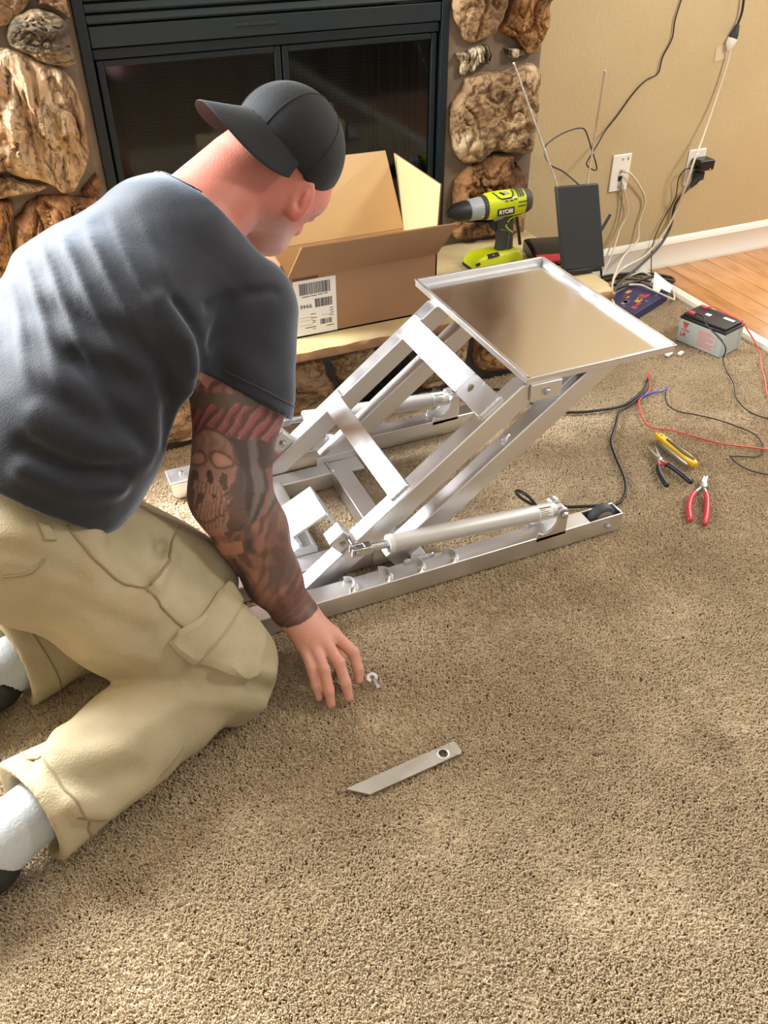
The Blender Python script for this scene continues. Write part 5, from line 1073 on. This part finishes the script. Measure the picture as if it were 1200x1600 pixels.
# ------------------------------------------------------------------ meshing a distance field (surface nets)
def sdmesh(sd, lo, hi, h, B=14):
    lo = np.array(lo, np.float32); n = np.ceil((np.array(hi)-lo)/h/B).astype(int); N = n*B
    vals = np.ones(N, np.float32)
    bi = np.stack(np.meshgrid(*[np.arange(k) for k in n], indexing='ij'), -1).reshape(-1, 3)
    cen = lo+(bi*B+(B-1)/2)*h; dc = sd(cen.astype(np.float32)); R = B*h*1.25
    off = np.stack(np.meshgrid(*[np.arange(B)]*3, indexing='ij'), -1).reshape(-1, 3)
    act = np.abs(dc) < R
    for b, d in zip(bi[~act], dc[~act]):
        if d < 0: x, y, z = b*B; vals[x:x+B, y:y+B, z:z+B] = -1
    A = bi[act]
    for i in range(0, len(A), 60):
        g = (A[i:i+60, None, :]*B+off[None]).reshape(-1, 3)
        vals[g[:, 0], g[:, 1], g[:, 2]] = sd((lo+g*h).astype(np.float32))
    vals[[0, -1]] = 1; vals[:, [0, -1]] = 1; vals[:, :, [0, -1]] = 1
    s = vals < 0; c = np.zeros(N-1, np.int8)
    for dx in (0, 1):
        for dy in (0, 1):
            for dz in (0, 1): c += s[dx:N[0]-1+dx, dy:N[1]-1+dy, dz:N[2]-1+dz]
    I = np.argwhere((c > 0) & (c < 8)); idx = -np.ones(N-1, np.int32); idx[I[:, 0], I[:, 1], I[:, 2]] = np.arange(len(I))
    acc = np.zeros((len(I), 3), np.float64); cnt = np.zeros(len(I))
    cor = [(dx, dy, dz) for dx in (0, 1) for dy in (0, 1) for dz in (0, 1)]
    cv = {k: vals[I[:, 0]+k[0], I[:, 1]+k[1], I[:, 2]+k[2]] for k in cor}
    for k in cor:
        for ax in range(3):
            if k[ax]: continue
            k2 = list(k); k2[ax] = 1; k2 = tuple(k2); a, b = cv[k], cv[k2]; m = (a < 0) != (b < 0)
            t = np.where(m, a/np.where(m, a-b, 1), 0); p = np.array(k, float)[None]+np.eye(3)[ax][None]*t[:, None]
            acc += p*m[:, None]; cnt += m
    V = lo+(I+acc/cnt[:, None])*h
    F = []
    for ax in range(3):
        o1, o2 = (ax+1) % 3, (ax+2) % 3; sl0 = [slice(None)]*3; sl1 = [slice(None)]*3
        sl0[ax] = slice(0, -1); sl1[ax] = slice(1, None)
        a, b = s[tuple(sl0)], s[tuple(sl1)]
        for flip, m in ((0, a & ~b), (1, ~a & b)):
            e = np.argwhere(m); e = e[(e[:, o1] > 0) & (e[:, o2] > 0)]
            q = []
            for (d1, d2) in ((-1, -1), (0, -1), (0, 0), (-1, 0)):
                t = e.copy(); t[:, o1] += d1; t[:, o2] += d2; q.append(idx[t[:, 0], t[:, 1], t[:, 2]])
            q = np.stack(q, 1); F.append(q[:, ::-1] if flip else q)
    F = np.concatenate(F); F = F[(F >= 0).all(1)]
    return V.astype(np.float32), F
def npmesh(name, V, F, m, parent, col=None, smooth_it=0):
    if smooth_it:                                        # light Laplacian relax
        E = np.concatenate([F[:, [0, 1]], F[:, [1, 2]], F[:, [2, 3]], F[:, [3, 0]]]); E = np.concatenate([E, E[:, ::-1]])
        for _ in range(smooth_it):
            a = np.zeros_like(V); k = np.zeros(len(V), np.float32); np.add.at(a, E[:, 0], V[E[:, 1]]); np.add.at(k, E[:, 0], 1); V = V*.5+.5*a/np.maximum(k, 1)[:, None]
    o0 = origin_of(parent); V = V-np.array(o0, np.float32); me = bpy.data.meshes.new(name)
    me.vertices.add(len(V)); me.vertices.foreach_set('co', V.astype(np.float32).ravel())
    me.loops.add(F.size); me.loops.foreach_set('vertex_index', F.astype(np.int32).ravel())
    me.polygons.add(len(F)); me.polygons.foreach_set('loop_start', np.arange(0, F.size, 4, dtype=np.int32)); me.polygons.foreach_set('loop_total', np.full(len(F), 4, np.int32))
    me.update(calc_edges=True); me.validate(); me.shade_smooth(); me.materials.append(m)
    if col is not None:
        at = me.color_attributes.new('tint', 'FLOAT_COLOR', 'POINT'); at.data.foreach_set('color', np.concatenate([col, np.ones((len(col), 1))], 1).astype(np.float32).ravel())
    o = bpy.data.objects.new(name, me); COL.objects.link(o); o.parent = parent; return o
def grad(sd, p, e=.0015):
    g = np.stack([sd(p+V3(*(e*np.eye(3)[i])))-sd(p-V3(*(e*np.eye(3)[i]))) for i in range(3)], 1); return g/np.maximum(np.linalg.norm(g, axis=1), 1e-9)[:, None]
def conform(sd, pts, off=0.0):
    p = np.array(pts, np.float32)
    for _ in range(6): p = p-(sd(p)*.8)[:, None]*grad(sd, p)
    return p+off*grad(sd, p)
def cloth_patch(name, sd, c4, off, m, parent, nu=16, nv=10):
    a, b, c, d = (np.array(x, np.float32) for x in c4); rows = []
    for j in range(nv+1):
        for i in range(nu+1):
            u, v = i/nu, j/nv; rows.append((a*(1-u)+b*u)*(1-v)+(d*(1-u)+c*u)*v)
    P = conform(sd, rows, 0.0); N = grad(sd, P); k = nu+1
    U = np.array([[i/nu, j/nv] for j in range(nv+1) for i in range(nu+1)]); edge = np.minimum(np.minimum(U[:, 0], 1-U[:, 0])*nu, np.minimum(U[:, 1], 1-U[:, 1])*nv)
    top = P+N*(off*(np.where(edge < .5, .85, 1)+np.where((edge > .5) & (edge < 1.5), .25, 0)))[:, None]; bot = P-N*.003; g = G(); g.v = [tuple(map(float, q)) for q in np.concatenate([top, bot])]; M = len(P)
    for j in range(nv):
        for i in range(nu): q = j*k+i; g.f.append((q, q+1, q+k+1, q+k)); 
    ring = [i for i in range(nu)]+[j*k+nu for j in range(nv)]+[nv*k+i for i in range(nu, 0, -1)]+[j*k for j in range(nv, 0, -1)]
    for q, r in zip(ring, ring[1:]+ring[:1]): g.f.append((q, q+M, r+M, r))
    return obj(name, g, m, parent, smooth=40)
def seam(name, sd, pts, r, m, parent, k=5, off=0.0004):
    P = conform(sd, [tuple(p) for p in catmull(pts, k)], off); return obj(name, G().tube([tuple(map(float, p)) for p in P], r, 6), m, parent, smooth=180)

# ------------------------------------------------------------------ the kneeling man
man = thing('person', 'kneeling man in dark T-shirt, khaki cargo trousers and backwards black cap, reaching down', 'person', (0.05, 1.15, 0))
SKIN = bpy.data.materials.new('skin'); SKIN.use_nodes = True; nt = SKIN.node_tree; b = nt.nodes['Principled BSDF']
va = nt.nodes.new('ShaderNodeVertexColor'); va.layer_name = 'tint'; nt.links.new(va.outputs[0], b.inputs['Base Color'])
b.inputs['Roughness'].default_value = .48; b.inputs['Subsurface Weight'].default_value = .12; b.inputs['Subsurface Radius'].default_value = (.010, .004, .002); b.inputs['Subsurface Scale'].default_value = .5
tn = nt.nodes.new('ShaderNodeTexNoise'); tn.inputs['Scale'].default_value = 260; bp_ = nt.nodes.new('ShaderNodeBump'); bp_.inputs['Distance'].default_value = .0006
nt.links.new(tn.outputs['Fac'], bp_.inputs['Height']); nt.links.new(bp_.outputs['Normal'], b.inputs['Normal'])
SHIRT = mat('navy_black_cotton', srgb(15, 18, 28), .75, bump=.0006, bscale=420, sheen=.8, stint=(.72, .84, 1.0))
PANTS = mat('khaki_cotton', srgb(176, 163, 132), .85, col2=srgb(162, 149, 118), scale=9, bump=.0010, bscale=300)
PANTD = mat('khaki_stitching', srgb(142, 128, 98), .9)
CAPM = mat('black_cap_cloth', srgb(18, 22, 26), .85, bump=.0006, bscale=400, sheen=.08)

def lin(r, g, b_): return np.array(srgb(r, g, b_))
def skin_colour(V):
    """skin, redness, stubble and the tattooed sleeve, laid out along the arm itself"""
    n = len(V); col = np.tile(lin(212, 158, 138), (n, 1)); nz = vnoise(V, 45, 1)*.5+vnoise(V, 110, 2)*.3
    def mixc(mask, c): 
        nonlocal col; col = col*(1-mask[:, None])+np.asarray(c)*mask[:, None]
    q = V-HC; f, r, u = q@HF, q@HR, q@HU; head = np.linalg.norm(q, axis=1) < .24
    mixc(head*.7, lin(190, 106, 90)); mixc(head*np.clip(.5+nz, 0, 1)*.25, lin(190, 100, 90))
    mixc(head*np.clip((-.035-u+f*.25)/.03, 0, 1)*np.clip((f+.02)/.03, 0, 1)*np.clip(.65+nz*.6, 0, 1)*.75, lin(216, 190, 184))       # grey beard
    mixc(head*np.clip((np.abs(r)-.088)/.008, 0, 1)*(np.abs(u) < .05)*.6, lin(206, 112, 100))
    hp = np.linalg.norm(V-(WRR+V3(.03, -.09, -.05)), axis=1) < .13
    mixc(hp*np.clip(.35+nz*.5, 0, 1)*.5, lin(214, 138, 122))
    for t, k in zip(TIP, PIP): mixc(np.clip(1-np.linalg.norm(V-(t+V3(0, -.004, .004)), axis=1)/.012, 0, 1)*.6, lin(226, 150, 136)); mixc(np.clip(1-np.linalg.norm(V-k, axis=1)/.016, 0, 1)*.35, lin(200, 112, 98))
    # arm chart
    def ax_(a, b_):
        ba = b_-a; h = ((V-a)@ba)/float(ba@ba); return h, V-a-np.clip(h, 0, 1)[:, None]*ba
    h1, d1 = ax_(SHR, ELR); h2, d2 = ax_(ELR, WRR); up_ = (np.linalg.norm(d1, axis=1) < np.linalg.norm(d2, axis=1))
    ex = nrm(V3(.92, -.39, 0)); dist = np.minimum(np.linalg.norm(d1, axis=1), np.linalg.norm(d2, axis=1))
    wx, wy = vnoise(V, 95, 6)*3.0+vnoise(V, 260, 8)*1.3, vnoise(V, 90, 11)*3.0+vnoise(V, 240, 3)*1.3
    Y = wy+np.where(up_, 487+284*h1, 771+182*h2); X = wx+np.where(up_, 385-24*h1+(d1@ex)*930, 361+97*h2+(d2@ex)*930)
    back = np.where(up_[:, None], d1, d2)@nrm(V3(.3, .8, .1)) > .0
    on = (dist < .10) & (Y > 560) & (h2 < 1.04) & (V[:, 2] > .095) & (V[:, 1] < 1.45)
    ink = on &  ~((Y < 612+np.abs(X-335)*-.9+10*nz) & (X > 316) & (X < 366) & ~back) & (Y < 962+.10*(X-460))
    P2 = np.stack([X, Y, X*0], 1)
    def pn(s, seed): return vnoise(P2, s, seed)
    T = np.tile(lin(84, 70, 64), (n, 1))
    def m2(mask, c):
        nonlocal T; T = T*(1-mask[:, None])+np.asarray(c)*mask[:, None]
    cl = lambda a: np.clip(a, 0, 1)
    m2(cl(.5+pn(.09, 4))*.6, lin(128, 88, 76))
    # feather rows at the shoulder
    r1 = (Y < 628); w1 = cl(.5+1.4*np.sin(X*.33+Y*.22+1.2*np.sin(Y*.30))); m2(r1*1.0, lin(112, 84, 80)); m2(r1*w1*.85, lin(176, 104, 104)); m2(r1*cl(np.sin(Y*.42-X*.06)-.3)*.7, lin(84, 70, 66))
    m2(((Y > 620+2*np.sin(X*.1)) & (Y < 646))*.9, lin(88, 82, 74))
    r2 = (Y > 638-.10*(X-360)+4*np.sin(X*.16)) & (Y < 684+.06*(X-330)+9*np.sin(X*.30+1)); w2 = cl(.5+1.5*np.sin(X*.36+Y*.26)); m2(r2*1.0, lin(96, 56, 56)); m2(r2*w2*.85, lin(168, 84, 86)); m2(r2*cl(np.sin(X*.36+Y*.26+1.2)-.75)*2, lin(196, 134, 126))
    # grey smoke strands on the right
    sm_ = (X > 372+.25*(Y-700)*(Y < 800)) & (Y > 684) & (Y < 815) & (X < 440); st = cl(.45+1.2*np.sin(X*.22+6*np.sin(Y*.030)+2.2*pn(.05, 9)+Y*.12)); m2(sm_*1.0, lin(58, 54, 52)); m2(sm_*st*.75*cl((X-382)/20), lin(120, 118, 112)); m2((sm_ & (np.abs(X-(424+4*np.sin(Y*.06))) < 4) & (Y > 726))*.6, lin(150, 84, 76))
    # skull
    sx, sy = X-338, Y-735; face = ((sx/46)**2+((sy+8)/56)**2 < 1) | ((np.abs(sx+2) < 30) & (sy > 10) & (sy < 66)); shade = cl(.55+.8*pn(.16, 12)); m2(face*1.0, lin(150, 104, 90)); m2(face*shade*.7, lin(182, 136, 118))
    m2((face & (sy < -22))*cl(.5+1.2*np.sin(sx*.35+pn(.2, 3)*2))*.45, lin(96, 70, 62))
    m2((face & (np.abs(((sx/46)**2+((sy+8)/56)**2)-.92) < .09))*.8, lin(78, 58, 52))
    for cx, rx in ((-22, 14), (20, 16)):
        e = ((sx-cx)/rx)**2+((sy+15-.12*(sx-cx)*np.sign(cx))/9.5)**2; m2(cl((2.3-e)/1.0)*.9, lin(78, 56, 50)); m2(cl((1.15-e)/.4)*.95, lin(196, 132, 112)); m2(cl((.5-e)/.5)*.5, lin(214, 152, 130))
    m2(((np.abs(sx-1) < 8-.35*np.abs(sy-10)) & (sy > 0) & (sy < 19))*1.0, lin(60, 44, 42))
    for cx in (-27, 25): m2((((sx-cx)/7)**2+((sy-15)/13)**2 < 1)*.85, lin(62, 46, 42))
    tee = (np.abs(sx+1) < 25-.12*np.abs(sy-30)) & (sy > 18) & (sy < 58); m2(tee*.8, lin(176, 126, 108)); m2((tee & (np.sin((sx+1)*.95) > .35))*.75, lin(92, 64, 56)); m2((tee & (np.abs(sy-43) < 1.6))*.8, lin(72, 50, 46))
    m2((np.abs(sx+3) < 24)*(sy > 58)*(sy < 74)*.8, lin(196, 120, 96))
    # clouds and bones down the forearm
    fo = (Y > 804); lump = cl(.5+1.5*(np.sin(X*.21+2*np.sin(Y*.07)+1)*np.cos(Y*.16+1.3*np.sin(X*.12)))); m2(fo*1.0, lin(98, 66, 56)); m2(fo*lump*.9, lin(160, 102, 80)); m2(fo*cl(pn(.12, 20)-.25)*1.2, lin(184, 116, 90)); m2(fo*cl(-.15-pn(.085, 23))*1.6, lin(54, 46, 44))
    m2((fo & (np.abs(X-(372+.42*(Y-850))) < 5) & (Y > 840) & (Y < 925))*.9, lin(52, 46, 44))
    m2((fo & (Y > 815) & (Y < 835) & (X < 385))*.6, lin(216, 140, 104))
    wr = cl((Y-905)/25); m2(wr*.75, lin(104, 66, 62)); m2(wr*cl(np.sin(Y*.55+X*.12)-.2)*.7, lin(146, 90, 80)); m2(cl((Y+.0*X-952)/6)*.8, lin(66, 48, 48)); m2(fo*(X > 425)*(Y < 900)*.5, lin(92, 70, 62))
    lum = T@np.array([.2126, .7152, .0722]); T = T*.70+.20*lum[:, None]; T = T*(1+.12*nz[:, None])
    w_ = ink*.93; col = col*(1-w_[:, None])+T*w_[:, None]
    return np.clip(col, 0, 1)
V, F = sdmesh(sd_body, (-.30, .90, -.01), (.62, 1.78, .95), .0030)
V2 = V
body = npmesh('body', V, F, SKIN, man, skin_colour(V), 1)
V, F = sdmesh(sd_shirt, (-.40, .95, .22), (.50, 1.76, .90), .0050)
shirt = npmesh('shirt', V, F, SHIRT, man, None, 1)
V, F = sdmesh(sd_pants, (-.38, .74, -.01), (.32, 1.56, .56), .0050)
tro = npmesh('trousers', V, F, PANTS, man, None, 1)
cloth_patch('pocket', sd_pants, [(0.082, 0.962, 0.184), (0.2, 1.091, 0.163), (0.221, 1.014, 0.148), (0.165, 0.94, 0.128)], .0060, PANTS, tro)
cloth_patch('pocket_flap', sd_pants, [(0.051, 0.98, 0.224), (0.179, 1.107, 0.203), (0.203, 1.093, 0.165), (0.076, 0.962, 0.181)], .0095, PANTS, tro, 20, 9)
cloth_patch('belt_loop', sd_pants, [(-0.081, 1.085, 0.433), (-0.065, 1.084, 0.428), (-0.062, 1.066, 0.405), (-0.078, 1.064, 0.409)], .0045, PANTS, tro, 4, 6)
for pts in ([(-0.04, 1.085, 0.416), (-0.028, 1.063, 0.373), (-0.011, 1.051, 0.339), (0.011, 1.036, 0.315), (0.038, 1.033, 0.301), (0.063, 1.003, 0.266), (0.08, 0.99, 0.235)],
            [(0.051, 1.034, 0.296), (0.070, 1.060, 0.300), (0.088, 1.10, 0.29), (0.104, 1.158, 0.275)],
            [(-0.152, 1.058, 0.364), (-0.119, 1.043, 0.366), (-0.093, 1.049, 0.385)],
            [(-0.134, 0.80, 0.106), (-0.10, 0.83, 0.07), (-0.06, 0.85, 0.07), (-0.018, 0.863, 0.067), (0.035, 0.887, 0.081)]):
    seam('seam', sd_pants, pts, .0022, PANTD, tro)
for K, A in ((KNR, ANR), (KNL, ANL)):                   # stitched hem bands
    s = nrm(A-K); hp = K+(A-K)*.80; e1 = nrm(np.cross(s, (0, 0, 1))); e2 = np.cross(s, e1)
    P = conform(sd_pants, [tuple(hp+(e1*math.cos(a)+e2*math.sin(a))*.09) for a in [2*math.pi*i/40 for i in range(40)]], .0004)
    obj('hem_seam', G().tube([tuple(map(float, p)) for p in np.concatenate([P, P[:1]])], .0018, 6), PANTD, tro, smooth=180)
# T-shirt hems
ad = nrm(ELR-SHR); an = nrm(ad-.46*nrm(V3(.92, -.39, 0))); hp = SHR+(ELR-SHR)*.44-an*.022; e1 = nrm(np.cross(an, (0, 1, 0))); e2 = np.cross(an, e1)
P = conform(sd_shirt, [tuple(hp+(e1*math.cos(a)+e2*math.sin(a))*.085) for a in [2*math.pi*i/40 for i in range(40)]], .0002)
obj('sleeve_hem', G().tube([tuple(map(float, p)) for p in np.concatenate([P, P[:1]])], .0013, 6), SHIRT, shirt, smooth=180)
na = nrm(HC-HU*.045-HF*.045-UPC); hp = UPC+V3(.02, .01, .012)+na*.043; e1 = nrm(np.cross(na, (0, 1, 0))); e2 = np.cross(na, e1)
P = conform(sd_shirt, [tuple(hp+(e1*math.cos(a)+e2*math.sin(a))*.092) for a in [2*math.pi*i/48 for i in range(48)]], .0004)
obj('collar_seam', G().tube([tuple(map(float, p)) for p in np.concatenate([P, P[:1]])], .0016, 6), SHIRT, shirt, smooth=180)
# cap
V, F = sdmesh(sd_cap, tuple(CC-.16), tuple(CC+.16), .0030)
cap = npmesh('cap', V, F, CAPM, man, None, 1)
def cap_pt(f, r, u): return CC+HF*f+HR*r+HU*u
rs = []
for j in range(9):                                       # brim: arched, at the back of the head
    t = j/8; ring = []
    for i in range(41):
        a = math.radians(-78+156*i/40); d = -HF*math.cos(a)+HR*math.sin(a)
        base = cap_pt(-.1045*math.cos(a), .0885*math.sin(a), -.030)
        droop = math.radians(40+28*abs(math.sin(a))**1.4); wd = .080*max(0, math.cos(a*1.02))**.55
        ring.append(base+(d*math.cos(droop)-HU*math.sin(droop))*(wd*t-.004))
    rs.append(ring)
g = G(); n = 41
top = [p+HU*.0011 for r in rs for p in r]; bot = [p-HU*.0011 for r in rs for p in r]; g.v = [tuple(map(float, p)) for p in top+bot]; M = len(top)
for j in range(8):
    for i in range(n-1): q = j*n+i; g.f += [(q, q+1, q+n+1, q+n), (M+q+n, M+q+n+1, M+q+1, M+q)]
for i in range(n-1): q = 8*n+i; g.f += [(q, q+1, M+q+1, M+q), (i+1, i, M+i, M+i+1)]
brim = obj('brim', g, CAPM, cap, smooth=50)
seam('brim_stitch', sd_cap, [tuple(cap_pt(-.1*math.cos(a), .088*math.sin(a), -.026)) for a in np.linspace(-1.3, 1.3, 12)], .0012, CAPM, cap, 3)
for k in range(3):
    a = math.radians(60*k+30); pts = [tuple(cap_pt(.106*math.cos(a)*math.cos(b_), .090*math.sin(a)*math.cos(b_), .096*math.sin(b_))) for b_ in np.linspace(-.28, math.pi+.28, 22)]
    seam('panel_seam', sd_cap, pts, .0011, CAPM, cap, 2)
obj('button', G().lathe(tuple(cap_pt(0, 0, .096)), tuple(HU), [(0, .006), (.002, .006), (.004, .003), (.0045, .0005)], 14), CAPM, cap, smooth=60)
# eyes
for s in (-1, 1):
    c = HC+HF*.0845+HR*(s*.033)+HU*.009; obj('eye', G().lathe(tuple(c-HF*.011), tuple(HF), [(.011*(1-math.cos(t)), .011*math.sin(t)) for t in np.linspace(.05, 3.09, 9)], 14), WHITEP, man, smooth=180)
# socks and shoes
SOCK = mat('grey_white_sock', srgb(176, 180, 180), .9, bump=.0012, bscale=200); SHOE = mat('black_shoe', srgb(24, 24, 28), .6); SOLE = mat('dark_sole', srgb(48, 48, 50), .7)
for K, A, off_ in ((KNR, ANR, .040), (KNL, ANL, .012)):
    s = nrm(A-K); hl = A+s*off_+V3(0, 0, -.010); toe = A+s*.300+V3(0, 0, -.036)
    def sd_sock(p): return smin(cone(p, A-s*.09, A+s*.03, .048, .048), cone(p, A+s*.03, hl, .048, .044), .02)
    V, F = sdmesh(sd_sock, tuple(A-.16), tuple(A+.16), .005); npmesh('sock', V, F, SOCK, man, None, 1)
    def sd_shoe(p):
        d = smin(cone(p, hl+s*.005, A+s*.15+V3(0, 0, -.012), .056, .050), cone(p, A+s*.15+V3(0, 0, -.012), toe, .050, .036, nrm(np.cross(s, (0, 0, 1))), 1.15), .03)
        d = smax(d, -cone(p, A-s*.06, A+s*(off_-.030)+V3(0, 0, .012), .060, .052), .006); return smax(d, -(p[:, 2]-.001), .006)
    V, F = sdmesh(sd_shoe, tuple(np.minimum(hl, toe)-.09), tuple(np.maximum(hl, toe)+.09), .005); sh = npmesh('shoe', V, F, SHOE, man, None, 1)
